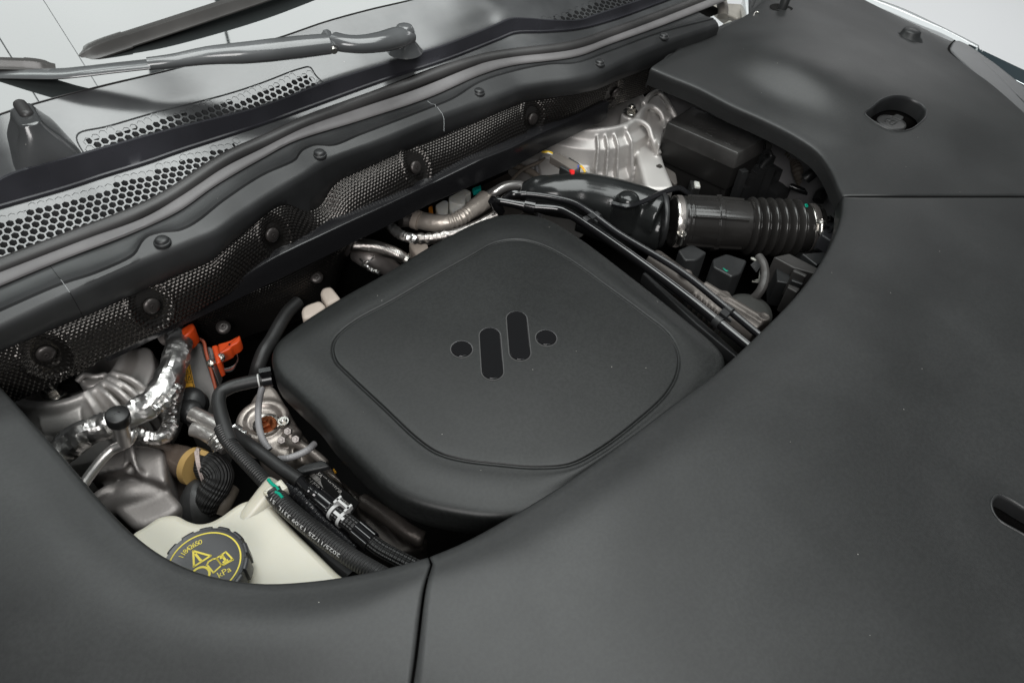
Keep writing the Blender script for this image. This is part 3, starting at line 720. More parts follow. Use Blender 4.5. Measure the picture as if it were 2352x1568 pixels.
right = trimpanel('fender_trim_panel', 'black trim panel over the far wing with a washer filler recess', ER,
    [[(2040,449,.045),(2020,400,.05),(1985,340,.056),(1930,295,.062),(1860,255,.066),(1770,215,.068),(1690,178,.071),(1620,145,.073),(1560,118,.074),(1537,127,.073)],
     [(2130,449,.044),(2110,380,.052),(2070,300,.064),(2000,240,.080),(1920,195,.096),(1830,150,.106),(1750,115,.102),(1690,90,.088),(1640,72,.076),(1590,99,.074)],
     [(2260,449,.041),(2250,360,.044),(2200,270,.058),(2130,200,.070),(2050,145,.080),(1960,95,.087),(1870,55,.088),(1790,30,.082),(1740,28,.078),(1664,64,.075)],
     [(2500,449,.034),(2440,330,.028),(2300,225,.038),(2215,165,.047),(2130,118,.054),(2060,83,.058),(1970,45,.061),(1880,5,.064),(1800,-20,.067),(1714,38,.073)],
     [(2700,449,.027),(2480,300,.0),(2310,200,.014),(2235,155,.024),(2160,108,.032),(2090,72,.036),(2005,33,.040),(1930,-5,.044),(1850,-45,.05),(1745,-30,.062)],
     [(2900,449,.020),(2520,280,-.04),(2330,172,-.02),(2262,128,-.01),(2168,88,.006),(2110,60,.012),(2025,20,.018),(1950,-18,.022),(1870,-60,.03),(1760,-75,.05)]], trim, 60)

def pierce(o, loop3, dn=.05, up=.04):
    lo = [p - V((0, 0, dn)) for p in loop3]; hi = [p + V((0, 0, up)) for p in loop3]; vs, fs = grid([lo, hi], True); n = len(lo)
    fs += [list(range(n))[::-1], [n + i for i in range(n)]]
    c = mk('cutter', (vs, fs), dark, smooth=False)
    bm = bmesh.new(); bm.from_mesh(c.data); bmesh.ops.recalc_face_normals(bm, faces=bm.faces); bm.to_mesh(c.data); bm.free()
    bake(o, [('SOLIDIFY', dict(thickness=.0025, offset=-1)), ('BOOLEAN', dict(operation='DIFFERENCE', object=c, solver='EXACT'))], 40)
    bpy.data.objects.remove(c)
def surf(o, u, v):
    og = o.location; b = BVHTree.FromPolygons([x.co + og for x in o.data.vertices], [list(p.vertices) for p in o.data.polygons])
    h = b.ray_cast(V((0, 0, H)), ray(u, v).normalized()); return h[0] if h[0] else W(u, v, .04)
b4 = BVHTree.FromPolygons([x.co + right.location for x in right.data.vertices], [list(p.vertices) for p in right.data.polygons])
def on(b, u, v, dz=0):
    h = b.ray_cast(V((0, 0, H)), ray(u, v).normalized()); return (h[0] if h[0] else W(u, v, .05)) + V((0, 0, dz))
rec = cr([on(b4, u, v) for u, v in [(1987,262),(2004,245),(2024,229),(2058,220),(2095,228),(2124,247),(2127,266),(2112,284),(2090,298),(2060,301),(2022,288)]], 64, True)
bF = BVHTree.FromPolygons([x.co + front.location for x in front.data.vertices], [list(p.vertices) for p in front.data.polygons])
slot = cr([on(bF, u, v) for u, v in [(2276,1160),(2281,1143),(2294,1136),(2315,1143),(2350,1164),(2420,1206),(2470,1240),(2470,1290),(2420,1272),(2352,1228),(2290,1190)]], 80, True)
pierce(right, offs(rec, -.0008)); pierce(front, offs(slot, -.0008))
def collar(loop, par, depth, lip=.0035):
    rows = [[p + V((0, 0, -.0004)) for p in offs(loop, lip * .55)], [p + V((0, 0, .0016)) for p in offs(loop, lip * .3)], [p + V((0, 0, .0020)) for p in offs(loop, 0)], [p + V((0, 0, .0008)) for p in offs(loop, -lip * .5)], [p + V((0, 0, -.004)) for p in offs(loop, -lip * .9)], [p + V((0, 0, -depth)) for p in offs(loop, -lip * 1.1)]]
    vs, fs = grid(rows, True); o = mk('recess_rim', (vs, fs), satin, par); return o
def col(par_o, loop, depth):
    o = collar(loop, None, depth); wl_ = o.location.copy(); o.parent = par_o; o.location = wl_ - par_o.location
col(right, rec, .03); col(front, slot, .02)
def shade_shell(par_o, loop, z0, dep, g):
    rows = [[p + V((0, 0, -z0)) for p in offs(loop, g)], [p + V((0, 0, -dep)) for p in offs(loop, g)]]; vs, fs = grid(rows, True); fs.append(list(range(len(loop), 2 * len(loop)))); mk('recess_shade_shell', (vs, fs), dark, par_o, smooth=False)
shade_shell(right, rec, .004, .075, .006); shade_shell(front, slot, .004, .07, .006)  # dark shells added under both openings stand in for shade inside them
cm = sum(rec, V((0, 0, 0))) / len(rec)
k = cm + V((-.004, .002, -.020))
wc = thing('washer_filler_cap', 'grey washer filler cap with a lift tab inside the recess of the far wing trim', 'filler cap', k - V((0, 0, .03)))
greycap = mat('grey_black_cap', (.026, .026, .026), .45, bump=(500, .15, .0005))
mk('cap_disc', lathe(k, (0, 0, 1), [(.026, -.03), (.026, -.010), (.0285, -.009), (.0290, -.002), (.028, 0), (.0262, .0005), (.0255, -.0008), (.001, -.0008)], 40), greycap, wc)
ds = (W(2078, 242, .03) - W(2050, 262, .03)).normalized()
mk('lift_tab', shell(rloop([k + ds * .020 + V((-ds.y, ds.x, 0)) * .011, k + ds * .020 - V((-ds.y, ds.x, 0)) * .011, k + ds * .040 - V((-ds.y, ds.x, 0)) * .008, k + ds * .040 + V((-ds.y, ds.x, 0)) * .008], .004), [(-.001, .001), (0, 0), (0, -.003)]), greycap, wc)
sq = [k + V((.001 + .012 * a, .012 * b, .0)) for a, b in [(-.9,-.5),(.9,-.5),(.6,.1),(-.6,.1)]]
mk('washer_symbol', join(tube(sq + [sq[0]], .0006, n=30, seg=5, raw=False), tube([k + V((0, .004, 0)), k + V((0, .010, 0))], .0006, n=6, seg=5), tube([k + V((-.010, .008, 0)), k + V((-.004, .013, 0)), k + V((.004, .013, 0)), k + V((.010, .008, 0))], .0006, n=12, seg=5)), greycap, wc)
# small round stop and cylindrical plug on the wing trim
p = on(b4, 2088, 86)
t = thing('trim_plug', 'small round plug standing on the ridge of the far wing trim', 'plug', p)
mk('plug_head', lathe(p, (0, 0, 1), [(.036, -.006), (.030, .001), (.024, .005), (.021, .016), (.018, .019), (.001, .0195)], 32), trim, t)
p = on(b4, 1796, 20)
t = thing('locating_pin', 'short cylindrical pin in a dished hole at the top of the far wing trim', 'pin', p)
mk('pin_shaft', lathe(p + V((0, 0, -.01)), (.05, -.05, 1), [(.011, 0), (.011, .036), (.0095, .038), (.001, .0385)], 24), trim, t)
mk('pin_socket', lathe(p + V((0, 0, .001)), (0, 0, 1), [(.030, -.001), (.022, .0005), (.018, -.001), (.016, -.0008)], 28), dark, t)

# ------------------------------------------------------------------ wing: white body edge, lamp trim
fw = thing('front_wing', 'white painted wing edge beyond the black trim, upper right', 'car wing', W(2100, 60, -.02))
r1 = cr([W(u, v, .010) for u, v in [(1760,-90),(1850,-52),(1935,-16),(2036,24),(2110,56),(2170,80),(2240,120)]], 50)
r2 = cr([W(u, v, .012) for u, v in [(1790,-95),(1880,-58),(1965,-20),(2070,18),(2150,55),(2205,82),(2248,104)]], 50)
mk('wing_edge', loft([sh(r1, 0, 0, -.02), r1, [p.lerp(q_, .5) + V((0, 0, .004)) for p, q_ in zip(r1, r2)], r2, sh(r2, .03, -.03, -.06), sh(r2, .04, -.04, -.3)], 4), paint, fw)
hl_ = thing('headlamp', 'dark headlamp glass edge beside the grey lamp trim at the right edge', 'headlamp', W(2300, 170, -.02))
h1 = cr([W(u, v, .018) for u, v in [(2226,102),(2238,107),(2280,127),(2352,161),(2480,220)]], 30); h2 = cr([W(u, v, .006) for u, v in [(2218,108),(2236,124),(2286,157),(2352,205),(2480,300)]], 30)
mk('lamp_glass', loft([sh(h1, .02, -.02, -.12), h1, h2, sh(h2, 0, 0, -.02)], 4), mat('dark_lamp_glass', (.02, .03, .035), .05, coat=1), hl_)
mk('chrome_line', tube([W(2290, 162, .013), W(2352, 195, .012), W(2480, 262, .012)], .0015, n=12, seg=8), mat('bright_line', (.5, .52, .53), .2, metal=1), hl_)
ls = rloop([W(u, v, .030) for u, v in [(2188,97),(2200,94),(2226,106),(2292,152),(2352,200),(2480,305),(2480,370),(2352,275),(2193,133),(2179,116)]], .012)
o = mk('lamp_trim', shell(ls, [(-.006, .003), (-.003, .0025), (0, 0), (.001, -.004), (.001, -.05)]), mat('grey_lamp_trim', (.06, .062, .064), .38, bump=(500, .1, .0005), blotch=.1), angle=50); tag(o, 'smooth grey tapering trim piece beside the headlamp at the right edge', 'trim piece')
o = mk('trim_gap', tube([W(u, v, .0285) for u, v in [(2192,95),(2181,108),(2182,122),(2195,135),(2352,276),(2480,372)]], .0032, n=60, seg=8), dark); tag(o, 'dark rubber gap strip around the grey lamp trim', 'gap strip')

# ================================================================== CAST TOWERS
def fit3(a, b, c):
    d = 2 * (a.x * (b.y - c.y) + b.x * (c.y - a.y) + c.x * (a.y - b.y))
    ux = ((a.x**2 + a.y**2) * (b.y - c.y) + (b.x**2 + b.y**2) * (c.y - a.y) + (c.x**2 + c.y**2) * (a.y - b.y)) / d
    uy = ((a.x**2 + a.y**2) * (c.x - b.x) + (b.x**2 + b.y**2) * (a.x - c.x) + (c.x**2 + c.y**2) * (b.x - a.x)) / d
    o = V((ux, uy, a.z)); return o, (a - o).length
def ribbon(pts, h, th, n=14):     # upright wall following a curve, rounded top
    P = cr(pts, n); rows = []
    for i, p in enumerate(P):
        t = P[min(i + 1, n - 1)] - P[max(i - 1, 0)]; t.z = 0
        if t.length < 1e-6: t = V((1, 0, 0))
        t.normalize(); s = V((-t.y, t.x, 0)) * th / 2
        rows.append([p - s * 1.2 - V((0, 0, h)), p - s, p - s * .6 + V((0, 0, th * .3)), p + s * .6 + V((0, 0, th * .3)), p + s, p + s * 1.2 - V((0, 0, h))])
    vs, fs = grid(rows, True); m = (n - 1) * 6; fs += [tuple(range(6))[::-1], tuple(m + k for k in range(6))]
    return vs, fs
def bolt(name, c, r, par, m, ax=(0, 0, 1), washer=True, hgt=1.0):
    ax = V(ax).normalized(); a = ax.orthogonal().normalized(); b = ax.cross(a); c = V(c); vs, fs = [], []
    if washer: vs, fs = lathe(c, ax, [(r * 1.55, -.002), (r * 1.55, .001), (r * 1.45, .002), (.0005, .002)], 24)
    k = len(vs); R6 = [[c + ax * h + (a * math.cos(t) + b * math.sin(t)) * rr for t in [math.pi / 3 * j for j in range(6)]] for rr, h in [(r, .0), (r, r * .9 * hgt), (r * .86, r * 1.02 * hgt)]]
    g = grid(R6, True); vs += g[0]; fs += [tuple(i + k for i in f) for f in g[1]]; fs.append(tuple(k + 12 + j for j in range(6)))
    g = lathe(c + ax * r * hgt, ax, [(r * .45, 0), (r * .45, r * .35), (r * .38, r * .42), (.0003, r * .42)], 14); k = len(vs); vs += g[0]; fs += [tuple(i + k for i in f) for f in g[1]]
    return mk(name, (vs, fs), m, par, angle=35)

# left tower
lt = thing('strut_tower', 'cast aluminium suspension tower with curved ribs, left, beside the wrapped silver hose', 'strut tower', W(170, 930, -.2))
zt = -.075
cL, RL = fit3(W(60, 922, zt), W(205, 896, zt), W(274, 830, zt))
prof = [(.001, -.055), (RL * .62, -.055), (RL * .80, -.046), (RL * .90, -.026), (RL - .006, -.002), (RL - .002, .0), (RL + .004, 0), (RL + .007, -.004), (RL + .012, -.020), (RL + .024, -.055), (RL + .040, -.10), (RL + .045, -.17)]
pr = [lathe(cL, (0, 0, 1), prof, 72)]
def azpt(c, u, v, z, r, zz): a = W(u, v, z) - c; a.z = 0; a.normalize(); return V((c.x + a.x * r, c.y + a.y * r, zz))
for u, v, L, th in [(262,856,.060,.007),(253,868,.058,.007),(243,878,.055,.007),(228,890,.05,.007)]:
    pr.append(ribbon([azpt(cL, u, v, zt, RL + .001, zt + .001), azpt(cL, u, v, zt, RL + .03, zt - .002), azpt(cL, u, v, zt, RL + .047, zt - .018), azpt(cL, u, v, zt, RL + .058, zt - .05), azpt(cL, u, v, zt, RL + .062, zt - .10)], .06, th))
pr.append(ribbon([azpt(cL, 195, 898, zt, RL, zt + .001), azpt(cL, 195, 898, zt, RL + .02, zt - .014), azpt(cL, 195, 898, zt, RL + .035, zt - .06), azpt(cL, 195, 898, zt, RL + .04, zt - .1)], .05, .012))
# boss barrel and back wall
pr.append(tube(T(C10, [(545, 1300), (1020, 1240)], -.115), .027, n=10, seg=26))
pr.append(tube(T(C10, [(520, 1180), (545, 1560)], -.13), .012, n=10, seg=14))
pr.append(slab(T(C10, [(1370, 590), (1660, 430), (1750, 480), (1775, 680), (1640, 1020), (1500, 1080), (1400, 800)], -.10), .12, .01, .005))
pr.append(slab(T(C10, [(870, 850), (970, 775), (1200, 790), (1230, 860), (1000, 930)], -.088), .05, .008, .004))
pr.append(tube(T(C10, [(880, 860, -.082), (965, 775, -.078), (1080, 800, -.078), (1230, 770, -.08)], 0), .0045, n=30, seg=10))
cast('casting', pr, alu, lt, .0021, 3)
bolt('bolt', W(124, 898, -.105), .0125, lt, steel, hgt=.9)
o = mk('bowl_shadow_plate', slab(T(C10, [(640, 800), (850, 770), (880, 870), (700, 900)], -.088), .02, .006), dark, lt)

# right tower
rt = thing('strut_tower', 'bright cast aluminium suspension tower with vertical ribs behind the fuse box', 'strut tower', W(1400, 350, -.2))
zt = -.045
cR, RR = fit3(W(1355, 294, zt), W(1430, 286, zt), W(1480, 240, zt))
prof = [(.001, -.05), (RR * .7, -.05), (RR * .86, -.03), (RR - .007, -.003), (RR - .003, 0), (RR + .004, 0), (RR + .007, -.004), (RR + .012, -.022), (RR + .030, -.035), (RR + .036, -.09), (RR + .052, -.11), (RR + .062, -.2)]
pr = [lathe(cR, (0, 0, 1), prof, 72)]
for u, v, th in [(1374,300,.006),(1394,300,.006),(1414,297,.006),(1436,286,.0085)]:
    pr.append(ribbon([azpt(cR, u, v, zt, RR + .012, zt - .012), azpt(cR, u, v, zt, RR + .034, zt - .026), azpt(cR, u, v, zt, RR + .044, zt - .06), azpt(cR, u, v, zt, RR + .056, zt - .10), azpt(cR, u, v, zt, RR + .064, zt - .17)], .05, th))
pr.append(slab([W(u, v, -.12) for u, v in [(1235, 360), (1335, 300), (1345, 340), (1365, 420), (1250, 440)]], .15, .02, .006))
pr.append(slab(T(C7, [(1800, 680), (2060, 640), (2160, 860), (2250, 1200), (2400, 1560), (2000, 1560), (1850, 1000)], -.105), .15, .02, .008))
for pts, r in [([(1720,770,-.055),(1800,660,-.05),(1920,650,-.052),(2030,720,-.06),(2080,860,-.075),(2130,980,-.09),(2180,1090,-.10)], .0065), ([(1880,600,-.05),(1990,470,-.045),(2090,455,-.048),(2190,520,-.055),(2240,640,-.07),(2255,760,-.08)], .0065), ([(1960,420,-.04),(2060,300,-.035),(2160,255,-.035),(2250,340,-.045),(2330,470,-.055),(2400,600,-.07)], .0065), ([(1720,760,-.06),(1800,830,-.075),(1860,1000,-.10),(1930,1200,-.125),(2050,1480,-.15)], .006)]:
    pr.append(tube([W(C7[0] + x * C7[2], C7[1] + y * C7[2], z) for x, y, z in pts], r, n=40, seg=12))
pr.append(slab(T(C7, [(1900, 640), (2000, 480), (2180, 500), (2260, 760), (2180, 1000), (2080, 780)], -.075), .12, .02, .006))
pr.append(slab(T(C7, [(1980, 420), (2080, 290), (2200, 280), (2380, 580), (2300, 640), (2200, 500), (2050, 440)], -.062), .12, .02, .006))
pr.append(tube(T(C7, [(1250, 880), (1330, 850), (1480, 860), (1640, 820), (1720, 770)], -.075), .004, n=20, seg=10))
pr.append(tube(T(C7, [(1260, 1300, -.15), (1500, 1250, -.15), (1800, 1160, -.14)], 0), .005, n=20, seg=10))
pr.append(slab(T(C7, [(1650, 560), (1760, 440), (1900, 400), (1960, 480), (1800, 620)], -.058), .04, .01, .004))
cast('casting', pr, alu, rt, .0023, 3)
bolt('bolt', W(1449, 257, -.052), .011, rt, steel, hgt=1.2)
side = mk('flat_flange', slab([W(u, v, -.135) for u, v in [(1228, 372), (1250, 352), (1262, 440), (1240, 450)]], .08, .004), mat('grey_flange', (.22, .22, .23), .5, bump=(200, .2, .001)), rt)

# inner wing steel seen through gaps
iw = mk('inner_wing', slab([W(u, v, -.06) for u, v in [(1530, 205), (1640, 235), (1760, 290), (1850, 345), (1905, 420), (1938, 500), (1990, 500), (1990, 380), (1900, 300), (1740, 230), (1540, 180)]], .25, .01), mat('grey_sealed_steel', (.20, .195, .20), .45, bump=(150, .2, .001), blotch=.1)); tag(iw, 'plain grey inner wing steel glimpsed under the far trim edge', 'body panel')

# ================================================================== FUSE BOX
fb = thing('fuse_box', 'black rectangular fuse box with a faintly embossed lid under the far trim edge', 'fuse box', W(1620, 330, -.14))
tt = T(C8, [(278, 402), (560, 216), (1405, 582), (1092, 756)], -.028); L = rloop(tt, .0035, 4)
lidm = mat('fuse_box_plastic', (.030, .029, .028), .33, bump=(500, .3, .0006), specks=True, blotch=.3)
mk('lid', shell(L, [(-.003, .0005), (-.001, 0), (0, -.0015), (.0015, -.006), (.0045, -.032), (.0045, -.034), (.001, -.034)]), lidm, fb, angle=60)
mk('body', shell(L, [(0, -.0345), (.0035, -.0345), (.001, -.085), (-.001, -.092), (-.012, -.094), (-.012, -.15)]), mat('fuse_box_base', (.013, .0125, .012), .5, bump=(400, .2, .0005)), fb, angle=60)
def em(c, pts, r, z, closed=False, n=24):
    P = T(c, pts, z); return tube(P + ([P[0]] if closed else []), r, n=n, seg=5)
emb_ = mk('warning_emboss', join(*[em(C8, p, .0007, -.0272) for p in [[(520,430),(560,415),(600,430),(590,460),(540,465)], [(610,440),(650,420),(680,425)], [(640,465),(670,465),(685,440)], [(700,510),(740,480),(790,475),(850,485),(880,520)], [(720,525),(800,560),(830,540)], [(740,500),(840,520)], [(920,600),(950,635),(1010,655),(1030,630),(985,628)], [(1000,605),(1040,590),(1080,600),(1070,630),(1050,635)], [(960,640),(1000,625),(1030,640)]]]), lidm, fb)
brk = thing('mounting_bracket', 'dusty black bracket arm with a bolt below the near corner of the fuse box', 'bracket', W(1512, 393, -.14))
dusty = mat('dusty_black_steel', (.035, .031, .028), .55, bump=(250, .5, .001), blotch=.6)
mk('bracket_arm', slab(T(C8, [(95, 960), (120, 900), (180, 885), (250, 900), (380, 980), (400, 1100), (360, 1110), (300, 1040), (170, 1010), (110, 1000)], -.115), .006, .008), dusty, brk)
bolt('bolt', W(C8[0] + 180 * .2, C8[1] + 940 * .2, -.113), .0085, brk, dusty)
for nm, pts, z, m, lab, cat in [
    ('relay_block', [(540, 1060), (660, 1075), (670, 1140), (560, 1160)], -.125, dark, 'small black relay block hanging below the fuse box', 'relay'),]:
    t = mk(nm, slab(T(C8, pts, z), .05, .003), mat('soft_black_part', (.02, .02, .02), .4)); tag(t, lab, cat)
o = mk('white_tab', slab(T(C8, [(590, 1065), (650, 1080), (665, 1135), (600, 1130)], -.118), .006, .002), whitep); tag(o, 'tiny white plastic tab under the fuse box', 'tab')
# cluster of black connectors and cables right of the fuse box
cn = thing('connector_cluster', 'cluster of black plugs and levers to the right of the fuse box', 'connector', W(1720, 390, -.2))
for i, (x, y, z, r, l) in enumerate([(1160,950,-.07,.008,.10),(1250,1010,-.10,.010,.10),(1320,950,-.10,.012,.12),(1350,900,-.09,.010,.09),(1430,780,-.08,.014,.10),(1180,1130,-.12,.008,.08),(1450,900,-.10,.012,.12),(1560,900,-.13,.02,.14),(1550,1150,-.16,.022,.10)]):
    p = W(C8[0] + x * .2, C8[1] + y * .2, z); mk('plug', obox(p - V((0, 0, l / 2)), V((r, -r * .3, 0)), V((r * .3, r, 0)) * .8, V((0, 0, l / 2))), satin, cn, smooth=False)
mk('lever', tube(T(C8, [(1380,740,-.06),(1440,730,-.06),(1470,790,-.07),(1400,860,-.08),(1350,930,-.09)], 0), .005, n=20, seg=8), satin, cn)
mk('white_strip', slab(T(C8, [(1408, 590), (1418, 590), (1486, 660), (1470, 720), (1400, 750), (1392, 720)], -.075), .02, .001), greym, cn)
hz = mk('corrugated_hose', tube(T(C8, [(1690,730,-.09),(1760,830,-.10),(1800,980,-.11),(1850,1100,-.13),(1880,1240,-.15)], 0), .015, n=90, seg=18, rfun=lambda s, t, f: 1 + .07 * math.sin(s * 900)), brown); tag(hz, 'brownish corrugated hose dropping behind the bellows under the far trim', 'hose')
sn = thing('black_sensor_plug', 'small black plug with a green paint dot against the grey inner wing', 'plug', W(1868, 394, -.08))
pc = W(1868, 396, -.05); mk('plug_body', lathe(pc, (.5, -.4, .8), [(.012, -.02), (.012, .0), (.009, .004), (.009, .012), (.001, .013)], 20), satin, sn)
mk('paint_mark', slab(T(C8, [(1960,930),(1985,930),(1990,950),(1962,952)], -.036), .002, .001), green, sn)
tb_ = mk('black_brace_tube', tube(T(C8, [(1690,1130,-.13),(1850,1190,-.13),(2000,1250,-.12)], 0), .007, n=14, seg=12), hosem); tag(tb_, 'thin black brace tube slanting behind the bellows', 'tube')
ar = mk('black_duct_ring', tube(T(C8, [(2010,1300,-.09),(2060,1210,-.08),(2130,1190,-.08),(2200,1200,-.09)], 0), .012, n=24, seg=12), satin); tag(ar, 'curved black ring edge behind the right end of the bellows', 'duct edge')

# ================================================================== AIR INTAKE
pm = lambda c, x, y, z: W(c[0] + x * c[2], c[1] + y * c[2], z)
it = thing('intake_bellows', 'ribbed black rubber intake bellows held by two metal band clamps', 'intake hose', W(1700, 560, -.16))
za = -.105
ctrl = [pm(C9, 330, 190, za), pm(C9, 620, 205, za), pm(C9, 900, 225, za), pm(C9, 1180, 245, za), pm(C9, 1500, 262, za), pm(C9, 1760, 270, za), pm(C9, 1990, 275, za)]
def xfrac(x): return (x - 330) / 1660.0
rub = mat('satin_bellows_rubber', (.018, .017, .0162), .19, bump=(300, .15, .0006), blotch=.2, rvar=.05)
def rb(s, th, f):
    x = 330 + f * 1660; r = .0465
    if x < 450: r = .0490 if x > 380 else .0475
    elif x < 1170: r = .0505 + .0012 * math.sin((x - 450) / 720 * math.pi)
    if 440 < x < 475 or 520 > x > 500: r += .001
    if 1160 < x < 1770: r = .0442 + .0145 * abs(math.sin((x - 1160) / 610 * math.pi * 6)) ** .85
    if x >= 1770: r = .0470
    # raised cross rib on the plain section
    if 800 < x < 850: r += .0032
    tt_ = (th + math.pi) % (2 * math.pi) - math.pi
    if 480 < x < 1110 and any(abs(tt_ - a) < .04 for a in RIBS): r += .0034
    return r
Pb = cr(ctrl, 420)
t_, a_, b_ = frames(Pb)[100]
vd = (V((0, 0, H)) - Pb[100]).normalized(); th0 = math.atan2(vd.dot(b_), vd.dot(a_))
RIBS = [th0 - .22, th0 - .22 + 1.25, th0 - .22 - 1.25]; RIBS = [((a + math.pi) % (2 * math.pi)) - math.pi for a in RIBS]
mk('bellows', tube(Pb, 1.0, raw=True, seg=180, rfun=rb), rub, it)
def clamp(x, name, sa, par, scx=0):
    f = xfrac(x); i = int(f * 419); p = Pb[i]; t, a, b = frames(Pb)[i]; r = rb(0, 0, f) + .0012
    # keep the band an even ring
    rows = [[p + t * o + (a * math.cos(k * math.pi / 40) + b * math.sin(k * math.pi / 40)) * (r + e) for k in range(80)] for o, e in [(-.0085, -.001), (-.0085, .0008), (-.0075, .0013), (.0075, .0013), (.0085, .0008), (.0085, -.001)]]
    g = grid(rows, True); c = thing_part = mk(name, g, steel, par, angle=50)
    tv, tf = [], []
    for k in range(0, 80):                                       # punched teeth of the worm drive
        th = th0 + (k - 40) * .036
        if abs(k - 40) < 3: continue
        d = a * math.cos(th) + b * math.sin(th); e = -a * math.sin(th) + b * math.cos(th)
        g = obox(p + d * (r + .0013), t * .0050, e * .0006, d * .0008); kk = len(tv); tv += g[0]; tf += [tuple(q_ + kk for q_ in f_) for f_ in g[1]]
    mk('band_teeth', (tv, tf), alud, c, smooth=False)
    d = a * math.cos(sa) + b * math.sin(sa); e = (-a * math.sin(sa) + b * math.cos(sa))
    if e.dot(RM @ V((0, 1, 0))) < 0: e = -e
    o = p + d * (r + .006)
    mk('screw_housing', join(tube([o - e * .016, o + e * .004], .0062, n=4, seg=16), obox(p + d * (r + .002), t * .0095, e * .008, d * .002)), steel, c, angle=40)
    bolt('clamp_screw', o + e * .006, .0062, c, steel, ax=e)
    return c
clamp(385, 'band_clamp', th0 + .55, it); clamp(1895, 'band_clamp', th0 - .10, it)
mk('green_mark', slab(T(C8, [(1855, 1330), (1895, 1325), (1905, 1360), (1870, 1370)], -.052), .002, .002), green, it)

ab = thing('air_duct', 'smooth black air duct left of the bellows with a round boss on top', 'air duct', W(1400, 500, -.16))
pts = [pm(C16, 560, 760, -.09), pm(C16, 760, 790, -.085), pm(C16, 1100, 800, -.09), pm(C16, 1400, 860, -.10), pm(C16, 1700, 940, -.105), pm(C16, 1940, 1030, -.105)]
pr = [tube(pts, [.024, .042, .050, .052, .052, .050], n=50, seg=30, sx=1.0), tube([pm(C16, 1100, 1000, -.13), pm(C16, 1500, 1080, -.135), pm(C16, 1930, 1130, -.13)], [.03, .045, .05], n=24, seg=24), tube([pm(C16, 560, 760, -.09), pm(C16, 680, 700, -.07), pm(C16, 800, 690, -.07), pm(C16, 1050, 760, -.08)], [.016, .020, .022, .020], n=24, seg=20)]
pr.append(lathe(pm(C16, 1605, 860, -.06), (0, 0, 1), [(.030, -.06), (.026, -.01), (.022, .012), (.017, .018), (.008, .021), (.001, .0215)], 28))
ductm = mat('satin_duct_plastic', (.013, .014, .014), .2, bump=(300, .12, .0005), specks=True, rvar=.04, blotch=.2)
cast('duct_body', pr, ductm, ab, .0028, 7)
fp = pm(C16, 1965, 1040, -.105); tdir = (Pb[3] - Pb[0]).normalized()
mk('duct_flange', join(lathe(fp, tdir, [(.046, -.010), (.054, -.010), (.0555, -.008), (.0555, -.003), (.054, -.001), (.046, -.001)], 48)), satin, ab, angle=40)
wr = mk('taped_cable', join(*[tube([pm(C16, 1450, 865 + k * 7, -.052), pm(C16, 1600, 895 + k * 6, -.046), pm(C16, 1760, 850 + k * 8, -.048), pm(C16, 1930, 770 + k * 9, -.055), pm(C16, 2130, 715 + k * 10, -.07), pm(C16, 2220, 770 + k * 10, -.085), pm(C16, 2300, 830, -.11)], .0028, n=50, seg=9) for k in (-1, 0, 1, 2)]), hosem); tag(wr, 'flat bundle of black cables lying over the air duct by the left band clamp', 'cable')

# plug with coloured wires in front of the right tower
wc_ = thing('wiring_plug', 'dusty grey wiring plug with yellow wires and a red tab', 'connector', W(1300, 370, -.06))
a, b = pm(C7, 760, 1080, -.035), pm(C7, 1090, 1270, -.04); d_ = (b - a).normalized(); n_ = V((-d_.y, d_.x, 0)); u_ = V((0, 0, 1))
dustg = mat('dusty_grey_plug', (.085, .075, .066), .6, bump=(250, .6, .001), blotch=.5)
m_ = (a + b) / 2
mk('plug_body', slab([a + n_ * .011, a - n_ * .013, b - n_ * .014, b + n_ * .012], .016, .003, .0015), dustg, wc_)
mk('lock_sleeve', slab([m_ - d_ * .002 + n_ * .016, m_ - d_ * .002 + n_ * .008, b - d_ * .004 + n_ * .008, b - d_ * .004 + n_ * .014], .008, .002), satin, wc_)
mk('lower_half', slab([m_ - n_ * .006 - u_ * .004, m_ - n_ * .021 - u_ * .004, b + d_ * .004 - n_ * .021 - u_ * .004, b + d_ * .004 - n_ * .006 - u_ * .004], .018, .002), satin, wc_)
mk('red_tab', slab(T(C7, [(970,1290),(1050,1285),(1045,1345),(1000,1350)], -.040), .006, .0015), red, wc_)
for k, (x0, y0, x1, y1, m2) in enumerate([(605,1060,745,1085,yellw),(620,1050,745,1070,yellw),(640,1068,745,1100,whitep),(1095,1235,1180,1330,yellw),(1110,1225,1190,1330,yellw),(1120,1250,1175,1320,red),(1085,1225,1080,1300,bluew),(1105,1215,1210,1320,whitep)]):
    mk('wire', tube([pm(C7, x0, y0, -.045), pm(C7, (x0 + x1) / 2 + 8, (y0 + y1) / 2 - 6, -.040), pm(C7, x1, y1, -.045)], .0016, n=10, seg=6), m2, wc_)

